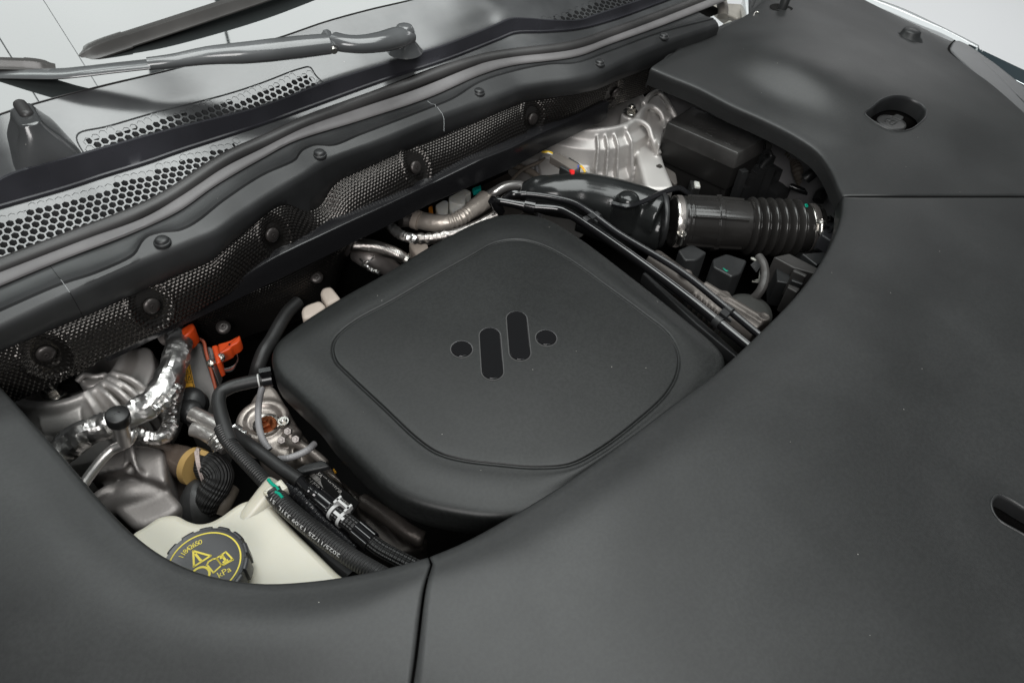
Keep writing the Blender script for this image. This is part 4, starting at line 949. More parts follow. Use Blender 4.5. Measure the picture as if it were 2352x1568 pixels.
# ================================================================== TWIN BLACK COOLANT LINES, RIGHT OF THE COVER
h1_ = thing('coolant_line', 'thick glossy black coolant line along the right side of the engine cover', 'hose', W(1500, 640, -.08))
mk('hose', tube([pm(C16, 560, 905, -.045), pm(C16, 760, 915, -.045), pm(C16, 930, 935, -.045), pm(C16, 1060, 995, -.045), pm(C16, 1200, 1085, -.045), pm(C16, 1500, 1290, -.045), pm(C9, 400, 980, -.045), pm(C9, 850, 1340, -.045), pm(C9, 1100, 1545, -.045), pm(C9, 1300, 1710, -.045)], .0087, n=120, seg=24), gloss, h1_)
mk('elbow_fitting', join(tube([pm(C16, 590, 900, -.045), pm(C16, 420, 865, -.042), pm(C16, 300, 845, -.042), pm(C16, 250, 840, -.048)], [.0100, .0078, .0078, .0086], n=30, seg=18), tube([pm(C16, 250, 835, -.04), pm(C16, 290, 900, -.055), pm(C16, 340, 960, -.07)], [.0095, .0105, .008], n=16, seg=16), tube([pm(C16, 575, 895, -.045), pm(C16, 680, 915, -.045)], .0125, n=10, seg=20)), gloss, h1_)
h2_ = thing('coolant_line', 'thinner black coolant line running just outside the thick glossy one', 'hose', W(1500, 600, -.08))
mk('hose', tube([pm(C16, 520, 775, -.045), pm(C16, 680, 785, -.045), pm(C16, 900, 820, -.045), pm(C16, 1080, 870, -.045), pm(C16, 1200, 940, -.045), pm(C16, 1500, 1160, -.05), pm(C9, 430, 765, -.05), pm(C9, 950, 1180, -.05), pm(C9, 1300, 1470, -.05), pm(C9, 1500, 1640, -.05)], .0064, n=120, seg=20), hosem, h2_)
mk('elbow_fitting', join(tube([pm(C16, 530, 780, -.045), pm(C16, 460, 780, -.045), pm(C16, 420, 800, -.05), pm(C16, 350, 850, -.06)], [.0085, .0095, .009, .008], n=20, seg=16), *[lathe(pm(C16, 535 + 14 * k, 778, -.045), (W(1250, 450, -.045) - W(1200, 447, -.045)), [(.007, -.002), (.0088, -.001), (.0088, .001), (.007, .002)], 18) for k in range(4)]), gloss, h2_)
clipb = [(C16, 1215, 995, 1290, 985, 1180, 1070), (C9, 990, 1215, 930, 1270, 860, 1350)]
for c, x1, y1, x2, y2, x3, y3 in clipb:
    t = thing('hose_clip', 'black snap clip joining the two coolant lines near the duct' if c is C16 else 'black snap clip joining the two coolant lines near the front trim', 'clip', pm(c, x2, y2, -.05), 'clips on the coolant lines')
    pa, pb_ = pm(c, x1, y1, -.047), pm(c, x3, y3, -.045)
    if c is C16: pa, pb_ = pm(c, 1300, 1000, -.048), pm(c, 1190, 1060, -.045)
    dl = (W(1640, 730, -.045) - W(1560, 665, -.045)).normalized()
    mk('clip_ring', tube([pb_ - dl * .006, pb_ + dl * .006], .0102, n=4, seg=24), satin, t, angle=40)
    mk('clip_ring', tube([pa - dl * .006, pa + dl * .006], .0079, n=4, seg=24), satin, t, angle=40)
    mid_ = (pa + pb_) / 2; sd_ = (pb_ - pa).normalized()
    mk('clip_bridge', join(obox(mid_ + V((0, 0, .004)), dl * .007, sd_ * .007, V((0, 0, .005))), obox(mid_ + dl * .011 + V((0, 0, .002)), dl * .005, sd_ * .002, V((0, 0, .003)))), satin, t, smooth=False)

# engine head parts under the lines
eh = thing('cylinder_head', 'grey cylinder head casting with round bosses under the coolant lines', 'engine casting', W(1640, 720, -.2))
pr = [tube(T(C9, [(100, 640, -.10), (450, 900, -.10), (900, 1250, -.10), (1300, 1500, -.10)], 0), .024, n=30, seg=16), tube(T(C9, [(700, 920, -.08), (960, 1080, -.08), (1310, 1290, -.08)], 0), .008, n=20, seg=12), tube(T(C9, [(930, 1150, -.085), (1290, 1350, -.085)], 0), .006, n=16, seg=12)]
for x, y in [(500, 790), (940, 1040), (1390, 1290)]:
    p = pm(C9, x, y, -.075); pr.append(lathe(p, (0, 0, 1), [(.013, -.07), (.012, -.005), (.011, .002), (.0095, .003), (.006, .001), (.001, .001)], 22))
for k in range(7): pr.append(ribbon(T(C9, [(620 + k * 60, 960 + k * 50, -.085), (560 + k * 60, 1060 + k * 50, -.08)], 0), .03, .005, 4))
cast('head_casting', pr, head, eh, .0024, 4)
mk('rail', slab([W(u, v, -.07) for u, v in [(1475, 628), (1482, 624), (1640, 760), (1700, 815), (1690, 820), (1600, 745)]], .02, .002), satin, eh)
cl2 = thing('ignition_coil', 'black ignition coil block with a green mark under the bellows', 'coil', W(1700, 620, -.16))
mk('coil_body', slab(T(C9, [(800, 620), (960, 560), (1200, 640), (1130, 790), (1020, 830), (810, 720)], -.12), .12, .006, .003), satin, cl2)
mk('paint_mark', slab(T(C9, [(915, 728), (940, 730), (985, 760), (960, 762)], -.1185), .001, .001), green, cl2)
cl3 = thing('ignition_coil', 'black ignition coil block under the plain section of the intake hose', 'coil', W(1570, 590, -.16))
mk('coil_body', slab(T(C9, [(400, 520), (560, 450), (740, 550), (620, 640), (480, 640)], -.12), .10, .006, .003), satin, cl3)
cg = thing('wiring_harness', 'grey taped wiring harness looping below the bellows beside a pale tag', 'cable', W(1755, 650, -.14))
mk('harness_tube', tube(T(C9, [(1330, 600, -.10), (1380, 680, -.10), (1400, 800, -.11), (1370, 950, -.12), (1290, 1060, -.14), (1200, 1100, -.16)], 0), .0085, n=50, seg=14), mat('grey_taped_loom', (.05, .047, .045), .5, bump=(200, .5, .001), blotch=.3), cg)
for k in range(5): mk('wire', tube(T(C9, [(1240 + k * 14, 700 + k * 18, -.105), (1290 + k * 8, 660 + k * 18, -.10), (1350, 650 + k * 12, -.10)], 0), .0022, n=10, seg=6), satin, cg)
mk('pale_tag', slab(T(C9, [(1345, 740), (1365, 760), (1362, 890), (1255, 875), (1330, 840)], -.13), .003, .001), mat('pale_tag', (.42, .42, .38), .5), cg)
mk('pale_tag', slab(T(C9, [(1240, 600), (1270, 600), (1310, 625), (1305, 640), (1250, 615)], -.10), .003, .001), mat('pale_tag', (.42, .42, .38), .5), cg)
rg = thing('radiator_support', 'dark grey plastic support with small box sections beside the front trim edge', 'bracket', W(1820, 620, -.16))
pr = [(T(C9, [(1500, 600), (1680, 560), (2030, 740), (1990, 800), (1720, 720)], -.10), greym), (T(C9, [(1530, 700), (1700, 730), (1690, 910), (1540, 880)], -.12), satin), (T(C9, [(1740, 730), (1890, 800), (1875, 830), (1720, 760)], -.085), greym), (T(C9, [(1720, 830), (1860, 880), (1840, 920), (1700, 870)], -.10), satin), (T(C9, [(1680, 900), (1810, 960), (1770, 1010), (1660, 950)], -.11), greym)]
for P_, m2 in pr: mk('box_section', slab(P_, .06, .003, .002), mat('dark_grey_support', (.035, .033, .032), .45, blotch=.3) if m2 is greym else m2, rg)
lk = thing('latch_bracket', 'dark grey latch bracket with a round bolt at the right end of the bellows', 'bracket', W(1905, 520, -.12))
mk('bracket_plate', slab(T(C9, [(2080, 140), (2150, 125), (2320, 190), (2300, 320), (2240, 350), (2220, 440), (2190, 440), (2050, 350)], -.07), .05, .005, .003), mat('latch_plastic', (.032, .032, .036), .4, bump=(400, .2, .0005)), lk)
bolt('bolt', W(C9[0] + 2140 * .2, C9[1] + 170 * .2, -.069), .0055, lk, gloss)
mk('peg', tube(T(C9, [(2180, 270, -.062), (2300, 265, -.055)], 0), .0075, n=6, seg=16), satin, lk)
mk('emboss', join(*[em(C9, p, .0012, -.0695) for p in [[(2120, 300), (2130, 255), (2160, 260), (2155, 320), (2125, 320)], [(2160, 250), (2175, 300)]]]), satin, lk)
mk('lower_block', slab(T(C9, [(1820, 560), (2100, 540), (2230, 400), (2200, 480), (2060, 660), (2000, 700)], -.10), .08, .004), satin, lk)
dm = mk('round_pulley_cover', lathe(pm(C9, 1220, 1200, -.14), (0, 0, 1), [(.045, -.1), (.045, -.006), (.042, 0), (.03, .003), (.001, .004)], 36), mat('dark_smooth_cover', (.03, .03, .028), .5)); tag(dm, 'dark round cover between the two lower bosses of the cylinder head', 'cover')

# ================================================================== HOSES BETWEEN BRACE AND COVER
wg = lambda s, th, f: 1 + .018 * noise.noise(V((s * 60, math.cos(th) * 2, math.sin(th) * 2)))
def crinkle(amp, sc=70):
    return lambda s, th, f: 1 + amp * (noise.noise(V((s * sc, math.cos(th) * 1.6, math.sin(th) * 1.6))) + .5 * noise.noise(V((s * sc * 2.3, math.cos(th) * 3.4 + 5, math.sin(th) * 3.4))) - .5 * abs(noise.noise(V((s * sc * .8 + 9, math.cos(th) * 2.5, math.sin(th) * 2.5)))))
def foiltube(pts, r, n, seg, amp, seed=1):      # hard little facets of crumpled foil
    rnd = random.Random(seed); ph = {}  # one random radius per mesh point
    def f(s, th, q):
        k = (round(s * 1e5), int(round(th / (2 * math.pi) * seg)) % seg)
        if k not in ph: ph[k] = rnd.random()
        return 1 + amp * (ph[k] - .5) + .12 * noise.noise(V((s * 24, math.cos(th) * 1.3, math.sin(th) * 1.3))) + .06 * math.sin(s * 160 + 2 * math.sin(th * 2 + s * 30))
    vs, fs, us = tube(pts, r, n=n, seg=seg, rfun=f); return vs, fs, us
def hose(name, c, pts, r, m, label, cat='hose', n=None, seg=24, rfun=None, par=None, facet=0):
    P = [W(c[0] + p[0] * c[2], c[1] + p[1] * c[2], p[2]) for p in pts]
    o = mk(name, foiltube(P, r, n, seg, facet) if facet else tube(P, r, n=n, seg=seg, rfun=rfun), m, par, angle=24 if facet else None)
    if par is None: tag(o, label, cat)
    return o
ha = thing('wrapped_hose', 'silver wound hose bending under the brace, nearest the orange plugs', 'hose', W(850, 590, -.12))
hose('hose', C14, [(120, 640, -.10), (240, 635, -.095), (420, 655, -.09), (560, 690, -.09), (680, 730, -.095), (790, 790, -.11)], [.0125, .0132, .0132, .0128, .0118, .0105], foilw, '', par=ha, n=80, seg=28, rfun=crinkle(.05, 30))
mk('end_ring', lathe(W(C14[0] + 800 * .2, C14[1] + 795 * .2, -.11), W(760, 750, -.09) - W(700, 700, -.09) if False else V((.3, -.6, -.4)), [(.010, -.004), (.0122, -.003), (.0122, .003), (.010, .004)], 20), steel, ha)
o = hose('dark_sleeve', C14, [(230, 740, -.13), (380, 790, -.12), (500, 830, -.13), (620, 900, -.15), (720, 960, -.17)], [.014, .018, .019, .018, .015], alud, 'dull metal sleeve with bright foil edges below the silver wound hose', n=70, rfun=crinkle(.06, 40))
o = hose('foil_scrap', C14, [(300, 850, -.10), (380, 905, -.10), (440, 930, -.10), (500, 955, -.10)], .004, foil, 'bright crumpled foil edge on the dull sleeve', cat='foil', n=60, seg=10, rfun=crinkle(.6, 150))
o = hose('foil_scrap', C14, [(270, 790, -.095), (340, 830, -.093), (400, 800, -.092), (440, 760, -.092)], .0016, foil, 'thin bright foil crease on the dull sleeve', cat='foil', n=40, seg=8, rfun=crinkle(.5, 150))
def rings(s, th, f):
    r = 1 + .03 * noise.noise(V((s * 90, th, 1)))
    if .30 < f < .52: r += .22 * abs(math.sin((f - .30) / .22 * math.pi * 4)) ** 1.5 + .1
    return r
o = hose('wrapped_hose', C14, [(600, 400, -.085), (700, 500, -.08), (800, 535, -.08), (930, 555, -.08), (1080, 560, -.08), (1300, 520, -.08), (1550, 440, -.08), (1750, 340, -.08), (1880, 270, -.08)], [.0075, .008, .0082, .0085, .0095, .0098, .0098, .0095, .0095], foilw, 'long silver hose with ring bands running under the top edge of the engine cover', n=200, seg=28, rfun=rings)
o = hose('crumpled_foil_end', C14, [(640, 430, -.072), (720, 500, -.07), (830, 545, -.07), (930, 575, -.07)], .0086, foil, 'crumpled bright foil on the bent end of the ringed silver hose', cat='foil', n=24, seg=14, facet=.35)
def folds(s, th, f):
    r = 1 + .05 * noise.noise(V((s * 70, math.cos(th) * 2, math.sin(th) * 2)))
    if .38 < f < .62: r += .09 * math.sin((f - .38) / .24 * math.pi * 10)
    return r
hb = thing('insulated_pipe', 'thick pipe wrapped in pale insulation with folded foil, behind the ringed silver hose', 'pipe', W(1050, 500, -.14))
hose('insulation', C14, [(960, 350, -.115), (1150, 380, -.11), (1300, 370, -.105), (1430, 320, -.10), (1560, 230, -.10), (1720, 110, -.10)], [.0175, .0175, .0145, .0145, .018, .0195], mat('pale_foil_insulation', (.50, .45, .40), .38, metal=.55, bumps=[('noise', 90, .5, .002)]), '', par=hb, n=150, seg=30, rfun=folds)
hose('pipe_end', C14, [(740, 345, -.11), (860, 340, -.115), (960, 345, -.115)], .0145, alud, '', par=hb, n=16, seg=26)
hose('collar', C14, [(890, 330, -.112), (960, 355, -.113)], .0195, beige, '', par=hb, n=4, seg=30)
hose('dark_ring', C14, [(868, 322, -.110), (900, 332, -.111)], .0175, rubber, '', par=hb, n=4, seg=30)
o = hose('bare_pipe', C14, [(1760, 60, -.09), (1830, 20, -.08), (1950, -40, -.075), (2100, -50, -.08), (2250, 0, -.10)], [.0102, .0102, .0102, .0102, .010], pipe, 'bare bent aluminium pipe beside the black elbow fitting', cat='pipe', n=60)
bl = thing('white_reservoir_bracket', 'white plastic bracket legs showing under the brace bar', 'bracket', W(1040, 480, -.16))
mk('leg', slab(T(C14, [(1140, 170), (1240, 110), (1290, 130), (1285, 270), (1230, 290), (1170, 280)], -.12), .05, .005), whitep, bl)
mk('leg', slab(T(C14, [(1290, 80), (1480, -20), (1560, 20), (1490, 80), (1485, 160), (1430, 175), (1300, 130)], -.115), .05, .006), whitep, bl)
mk('orange_band', slab(T(C14, [(1060, 195), (1105, 170), (1115, 270), (1070, 285)], -.125), .02, .003), mat('orange_band', (.75, .25, .02), .45), bl)
o = mk('green_clip', slab([W(u, v, -.12) for u, v in [(1084, 432), (1104, 424), (1106, 434), (1088, 440)]], .01, .002), mat('teal_clip', (.0, .3, .26), .4)); tag(o, 'tiny teal clip beside the white bracket', 'clip')
for i, (pts, m2, lb) in enumerate([([(1170, 420, -.12), (1200, 390, -.12), (1240, 372, -.12), (1270, 350, -.13)], brown, 'dusty loom strand slanting under the right end of the brace'), ([(1180, 380, -.14), (1220, 395, -.14), (1262, 430, -.14)], mat('dusty_link', (.13, .11, .09), .6, bump=(200, .4, .001)), 'dusty brown link rod between brace and air duct')]):
    o = mk('linkage', tube([W(*p) for p in pts], .0075 if i else .004, n=24, seg=12), m2); tag(o, lb, 'rod')
# pale engine parts in the gap
o = mk('engine_block_face', slab([W(u, v, -.2) for u, v in [(1000, 470), (1150, 390), (1280, 360), (1360, 420), (1240, 470), (1180, 500), (1060, 540), (1000, 560)]], .1, .01), head); tag(o, 'dusty engine casting deep between the brace and the cover', 'engine casting')
for pts, lb in [([(820, 600), (1040, 570), (1070, 700), (930, 760)], 'pale beige insulation block under the ringed silver hose')]:
    o = mk('insulation_pad', slab(T(C14, pts, -.13), .06, .01, .004), beige); tag(o, lb, 'insulation')
for pts, lb, m2 in [([(635, 1180), (660, 1130), (740, 1115), (830, 1230), (700, 1290)], 'beige insulation pad showing above the left corner of the engine cover', beige), ([(470, 1320), (520, 1280), (640, 1240), (700, 1300), (560, 1400), (480, 1410)], 'lower beige insulation pad tucked against the engine cover edge', beige)]:
    o = mk('insulation_pad', slab(T(C6, pts, -.095), .05, .008, .005), m2); tag(o, lb, 'insulation')
o = hose('vent_hose', C11, [(1580, -60, -.10), (1460, 60, -.10), (1370, 200, -.10), (1270, 380, -.10), (1180, 520, -.10), (1120, 680, -.11), (1090, 800, -.13)], .0112, matt, 'thick matt black hose rising past the left corner of the engine cover', n=60)

# ================================================================== LEFT SIDE
po = thing('power_module', 'grey electronics module with an orange seal and a yellow warning label', 'module', W(465, 880, -.2))
mb_ = [W(u, v, z) for u, v, z in [(422, 795, -.10), (463, 782, -.10), (497, 890, -.15), (478, 948, -.17), (410, 940, -.16)]]
mk('housing', slab([V((p.x, p.y, p.z)) for p in mb_], .15, .006, .004), greym, po)
mk('orange_seal', tube([W(u, v, z + .004) for u, v, z in [(418, 796, -.10), (448, 778, -.095), (466, 783, -.10), (474, 812, -.11), (488, 862, -.13), (498, 900, -.15)]], .0028, n=50, seg=10), mat('dull_orange_seal', (.42, .09, .04), .5), po)
qa = [(420, 838), (435, 837), (449, 897), (417, 901)]
lc = [W(u, v, z) for (u, v), z in zip(qa, (-.108, -.108, -.142, -.142))]
def quadp(c, s, t, lift=0):
    p = c[0] * (1 - s) * (1 - t) + c[1] * s * (1 - t) + c[2] * s * t + c[3] * (1 - s) * t
    n = (c[1] - c[0]).cross(c[3] - c[0]).normalized()
    if n.dot(V((0, 0, H)) - c[0]) < 0: n = -n
    return p + n * lift
qa = [(414, 838), (436, 837), (449, 897), (418, 901)]
lc = [W(u, v, z) for (u, v), z in zip(qa, (-.096, -.096, -.126, -.126))]
def quadplate(c, m, name, par, th=.001):
    top_ = [quadp(c, s, t, th) for s, t in [(0, 0), (1, 0), (1, 1), (0, 1)]]; bt_ = [quadp(c, s, t, -th) for s, t in [(0, 0), (1, 0), (1, 1), (0, 1)]]
    return mk(name, (top_ + bt_, [(0, 1, 2, 3), (4, 5, 6, 7), (0, 1, 5, 4), (1, 2, 6, 5), (2, 3, 7, 6), (3, 0, 4, 7)]), m, par, smooth=False)
lbq = quadplate(lc, yellowl, 'warning_label', po)
def lines(c, segs, w_, lift=.0014):
    vs, fs = [], []
    asp = (c[3] - c[0]).length / (c[1] - c[0]).length
    for (x0, y0, x1, y1) in segs:
        d = V((x1 - x0, (y1 - y0) * asp)); d.normalize(); nx, ny = -d.y * w_, d.x * w_ / asp; k = len(vs)
        for s, t in ((x0 + nx, y0 + ny), (x0 - nx, y0 - ny), (x1 - nx, y1 - ny), (x1 + nx, y1 + ny)): vs.append(quadp(c, s, t, lift))
        fs.append((k, k + 1, k + 2, k + 3))
    return vs, fs
bk = mat('black_print', (.01, .01, .01), .5)
mk('label_print', lines(lc, [(.05,.03,.95,.03),(.95,.03,.95,.97),(.95,.97,.05,.97),(.05,.97,.05,.03),(.05,.33,.95,.33),(.05,.66,.95,.66),(.5,.33,.5,.66),(.25,.27,.5,.08),(.5,.08,.75,.27),(.75,.27,.25,.27),(.5,.14,.5,.22),(.6,.58,.75,.42),(.75,.42,.88,.58),(.88,.58,.6,.58),(.15,.9,.85,.9),(.2,.84,.8,.84),(.15,.78,.4,.72)], .025), bk, lbq)
mk('label_symbol', lines(lc, [(.12,.5,.42,.5),(.12,.43,.42,.43)], .05), wprint, lbq)
op = thing('high_voltage_plug', 'bright orange high-voltage plug with a stepped body left of the engine cover', 'connector', W(525, 795, -.12))
mk('plug_body', slab(T(C11, [(650, 425), (740, 400), (800, 380), (905, 320), (915, 372), (890, 410), (815, 450), (800, 480), (665, 545)], -.065), .02, .003, .002), orange, op)
mk('plug_flange', slab(T(C11, [(580, 445), (650, 430), (672, 540), (690, 628), (640, 655), (610, 540)], -.058), .03, .003, .002), orange, op)
mk('latch_window', slab(T(C11, [(765, 420), (805, 405), (810, 440), (775, 452)], -.0645), .002, .001), mat('dark_red_recess', (.16, .015, .008), .5), op)
mk('metal_frame', slab(T(C11, [(530, 450), (590, 460), (640, 640), (600, 720), (560, 600)], -.075), .04, .004), alud, op)
bolt('screw', W(C11[0] + 683 * .2, C11[1] + 578 * .2, -.064), .0045, op, steel)
bolt('screw', W(C11[0] + 583 * .2, C11[1] + 640 * .2, -.072), .0045, op, steel)
o = mk('high_voltage_tab', slab(T(C11, [(228, 250), (300, 200), (365, 172), (392, 215), (380, 250), (330, 310), (262, 350), (240, 330)], -.045), .03, .004, .003), orange); tag(o, 'orange high-voltage tab peeking from under the brace above the wrapped hose', 'connector')
for k in range(3):
    o = mk('thin_wire', tube(T(C11, [(690, 705, -.10), (780, 690 + k * 10, -.10), (850, 650 + k * 22, -.10), (878, 590, -.10), (860, 490, -.12)], 0), .0014, n=24, seg=6), [green, red, matt][k]) if k < 0 else mk('thin_wire', tube(T(C11, [(620, 730, -.11), (720, 715 + k * 14, -.11), (820, 690 + k * 20, -.11), (872, 640, -.11), (880, 560, -.12), (840, 470, -.13)], 0), .0012, n=24, seg=6), [alud, mat('dull_red_wire', (.35, .08, .05), .5), matt][k]); tag(o, ['thin grey wire behind the orange plug', 'thin dull red wire behind the orange plug', 'thin black wire behind the orange plug'][k], 'wire')
for (x, y, r, z, lb) in [(340, 1090, .022, -.13, 'ribbed black plug head under the yellow label'), (330, 1200, .018, -.13, 'lower black plug head beside the wrapped pipes')]:
    p = pm(C11, x, y, z)
    o = mk('plug_head', lathe(p, (-.3, -.4, .8), [(r * .9, -.03), (r * 1.0, -.012), (r * .9, -.008), (r * 1.05, -.004), (r * 1.05, .004), (r * .8, .008), (r * .5, .014), (.001, .015)], 24), satin); tag(o, lb, 'plug')

# big foil wrapped hose, branch, filler
fh = thing('foil_wrapped_hose', 'large hose wrapped in crinkled silver foil running down from the brace to the left trim', 'hose', W(300, 930, -.15))
hose('upper_wrap', C10, [(1950, 240, -.075), (2030, 340, -.065), (2060, 430, -.058), (2010, 600, -.05), (1945, 800, -.05), (1850, 980, -.05), (1700, 1130, -.055), (1480, 1250, -.06), (1220, 1360, -.065), (980, 1450, -.07), (760, 1600, -.08), (600, 1750, -.09)], [.013, .0170, .0182, .0182, .0184, .0190, .0190, .0182, .018, .019, .020, .020], foil, '', par=fh, n=110, seg=22, facet=.085)
hose('collar', C10, [(1870, 330, -.075), (1960, 300, -.07), (2040, 310, -.068)], .0165, alud, '', par=fh, n=14, seg=22, rfun=crinkle(.08, 60))
hose('seam', C10, [(2040, 900, -.05), (1980, 1020, -.045), (1880, 1120, -.045), (1780, 1200, -.045)], .006, foil, '', par=fh, n=30, seg=10, facet=.6)
o = hose('foil_wrapped_hose', C10, [(2040, 850, -.10), (2010, 1050, -.10), (1965, 1200, -.105), (1960, 1330, -.105), (1920, 1440, -.10), (1820, 1500, -.095), (1690, 1490, -.09), (1580, 1440, -.085), (1500, 1430, -.08)], [.0110, .0105, .0105, .0115, .0120, .0115, .0105, .0095, .0092], foil, 'thin hose in silver foil looping beside the big wrapped hose toward the filler neck', n=90, seg=18, facet=.14)
fn = thing('filler_neck', 'aluminium filler neck with a black screw cap standing in front of the wrapped hose', 'filler neck', pm(C12, 540, 200, -.07))
nt_, nb_ = pm(C10, 1362, 1290, -.008), pm(C10, 1440, 1560, -.06); axn = (nt_ - nb_).normalized()
mk('neck', tube([nb_ - axn * .002, nb_ + (nt_ - nb_) * .3, nb_ + (nt_ - nb_) * .32, nb_ + (nt_ - nb_) * .75, nb_ + (nt_ - nb_) * .77, nt_], [.0080, .0088, .0098, .0102, .0112, .0112], n=60, seg=28), pipe, fn)
mk('screw_cap', lathe(nt_ + axn * .000, axn, [(.0112, -.004), (.0142, -.004), (.0147, -.002), (.0147, .009), (.0140, .0112), (.0128, .0122), (.0005, .0124)], 40), mat('cap_black', (.008, .008, .008), .4, bump=(400, .1, .0004)), fn)
mk('cap_mark', tube([nt_ + axn * .0126 + V((-.004, .0, 0)), nt_ + axn * .0126 + V((0, .003, 0)), nt_ + axn * .0126 + V((.004, 0, 0))], .0005, n=8, seg=5), satin, fn)
hose('pipe', C12, [(590, 90, -.055), (560, 160, -.058), (500, 205, -.062), (400, 250, -.066), (300, 340, -.07), (210, 450, -.075), (130, 560, -.08), (50, 680, -.085)], .0068, pipe, '', par=fn, n=70, seg=20)
# dull cast housing
dh = thing('cast_housing', 'dull cast metal housing with a sharp ridge below the filler neck', 'engine casting', W(300, 1120, -.3))
pr = [slab(T(C12, [(80, 470), (230, 330), (520, 200), (700, 190), (900, 230), (930, 600), (560, 480), (230, 500)], -.115), .12, .012, .006),
      slab(T(C12, [(230, 480), (520, 420), (640, 470), (900, 600), (1090, 790), (1000, 900), (620, 1060), (380, 840)], -.135), .14, .015, .008),
      tube(T(C12, [(330, 790, -.15), (600, 710, -.145), (880, 700, -.15)], 0), [.022, .024, .02], n=24, seg=22),
      tube(T(C12, [(255, 480, -.118), (520, 410, -.108), (540, 300, -.105), (560, 190, -.105)], 0), .004, n=40, seg=10),
      tube(T(C12, [(575, 200, -.102), (600, 330, -.102), (640, 450, -.108), (720, 530, -.12), (820, 580, -.13)], 0), .0045, n=40, seg=10),
      tube(T(C12, [(340, 740, -.15), (385, 800, -.15)], 0), .030, n=6, seg=24)]
cast('casting', pr, alud, dh, .003, 4)
for pts, r, lb in [([(370, 1230, -.10), (450, 1270, -.10), (620, 1350, -.10), (760, 1440, -.10), (920, 1530, -.10), (1050, 1620, -.11)], .0122, 'upper foil-wrapped pipe passing under the bent black hose'), ([(370, 1400, -.105), (470, 1430, -.105), (620, 1520, -.105), (760, 1620, -.11)], .0108, 'lower foil-wrapped pipe passing under the bent black hose')]:
    hose('wrapped_pipe', C11, pts, r, mat('dull_foil', (.50, .48, .46), .35, metal=.9, bumps=[('noise', 60, .35, .003), ('crinkle', 45, .3, .003)]), lb, cat='pipe', n=80, seg=26, rfun=crinkle(.05, 40))
hose('crumpled_foil_end', C12, [(1395, 130, -.085), (1440, 170, -.088), (1480, 240, -.095)], .0115, foil, 'crumpled bright foil end of the lower wrapped pipe', cat='foil', n=20, seg=16, facet=.35)
hose('crumpled_foil_end', C12, [(1600, 60, -.088), (1660, 120, -.088), (1720, 190, -.09)], .0105, foil, 'crumpled bright foil end of the upper wrapped pipe', cat='foil', n=20, seg=16, facet=.35)
bh = thing('coolant_stub', 'brown dusty pipe stub with a tan clamp leading into a woven black sleeve', 'pipe', pm(C12, 1150, 400, -.16))
hose('pipe', C12, [(820, 330, -.155), (960, 350, -.15), (1080, 380, -.145), (1200, 420, -.14)], .024, mat('brown_film_pipe', (.11, .085, .07), .22, metal=.3, bump=(80, .3, .002)), '', par=bh, n=30, seg=26, rfun=crinkle(.05, 50))
cdir = (pm(C12, 1200, 420, -.14) - pm(C12, 1080, 380, -.145)).normalized(); cp = pm(C12, 1215, 425, -.138)
mk('tan_clamp', join(lathe(cp, cdir, [(.024, -.006), (.0275, -.006), (.0275, .005), (.024, .005)], 30), obox(pm(C12, 1305, 310, -.115), cdir * .007, V((0, 0, 1)) * .006, cdir.cross(V((0, 0, 1))) * .004)), tan, bh, angle=40)
hose('frayed_edge', C12, [(1260, 420, -.13), (1300, 410, -.13)], .026, mat('frayed_fibre', (.34, .28, .26), .8, bump=(400, 1, .002)), '', par=bh, n=10, seg=26, rfun=crinkle(.15, 200))
hose('woven_sleeve', C12, [(1290, 420, -.13), (1400, 430, -.125), (1460, 520, -.13), (1410, 630, -.14), (1340, 740, -.15), (1300, 860, -.17)], [.019, .0205, .0200, .0198, .0185, .018], sleeve, '', par=bh, n=80, seg=32, rfun=lambda s, th, f: 1 + .02 * math.sin(th * 9) + .04 * noise.noise(V((s * 50, math.cos(th) * 2, math.sin(th) * 2))))
hose('rubber_elbow', C12, [(1270, 600, -.150), (1225, 660, -.150), (1215, 760, -.155), (1240, 880, -.17), (1290, 1000, -.2)], [.012, .019, .023, .026, .028], matt, '', par=bh, n=40, seg=24, rfun=crinkle(.07, 30))
hose('sub_pipe', C12, [(1560, 640, -.17), (1500, 760, -.17), (1450, 860, -.18)], .014, brown, 'short brownish pipe behind the woven sleeve', cat='pipe', n=16)
hose('lower_duct', C12, [(930, 560, -.2), (1080, 620, -.2), (1200, 720, -.2), (1250, 850, -.2)], .03, mat('dark_brown_duct', (.03, .025, .022), .35, bump=(60, .3, .002)), 'dark duct in the shadow beside the cast housing', cat='duct', n=30)

# ================================================================== EXPANSION TANK
et = thing('expansion_tank', 'cream plastic coolant expansion tank with a black screw cap printed in yellow', 'coolant tank', W(560, 1250, -.2))
tz = -.052
tl = [W(u, v, tz) for u, v in [(300, 1228), (330, 1207), (362, 1186), (385, 1180), (408, 1181), (430, 1192), (455, 1199), (480, 1196), (505, 1184), (530, 1166), (553, 1152), (575, 1146), (600, 1150), (625, 1158), (645, 1180), (680, 1218), (720, 1258), (770, 1308), (810, 1348), (790, 1420), (600, 1480), (400, 1440), (290, 1330)]]
tlc = cr(tl, 200, True)
mk('tank_body', shell(tlc, [(-.0085, .0022), (-.006, .0018), (-.0035, .0006), (-.0018, -.0014), (-.0005, -.005), (0, -.012), (-.001, -.030), (-.001, -.031), (.0015, -.032), (.0015, -.035), (-.001, -.036), (-.003, -.12)]), cream, et)
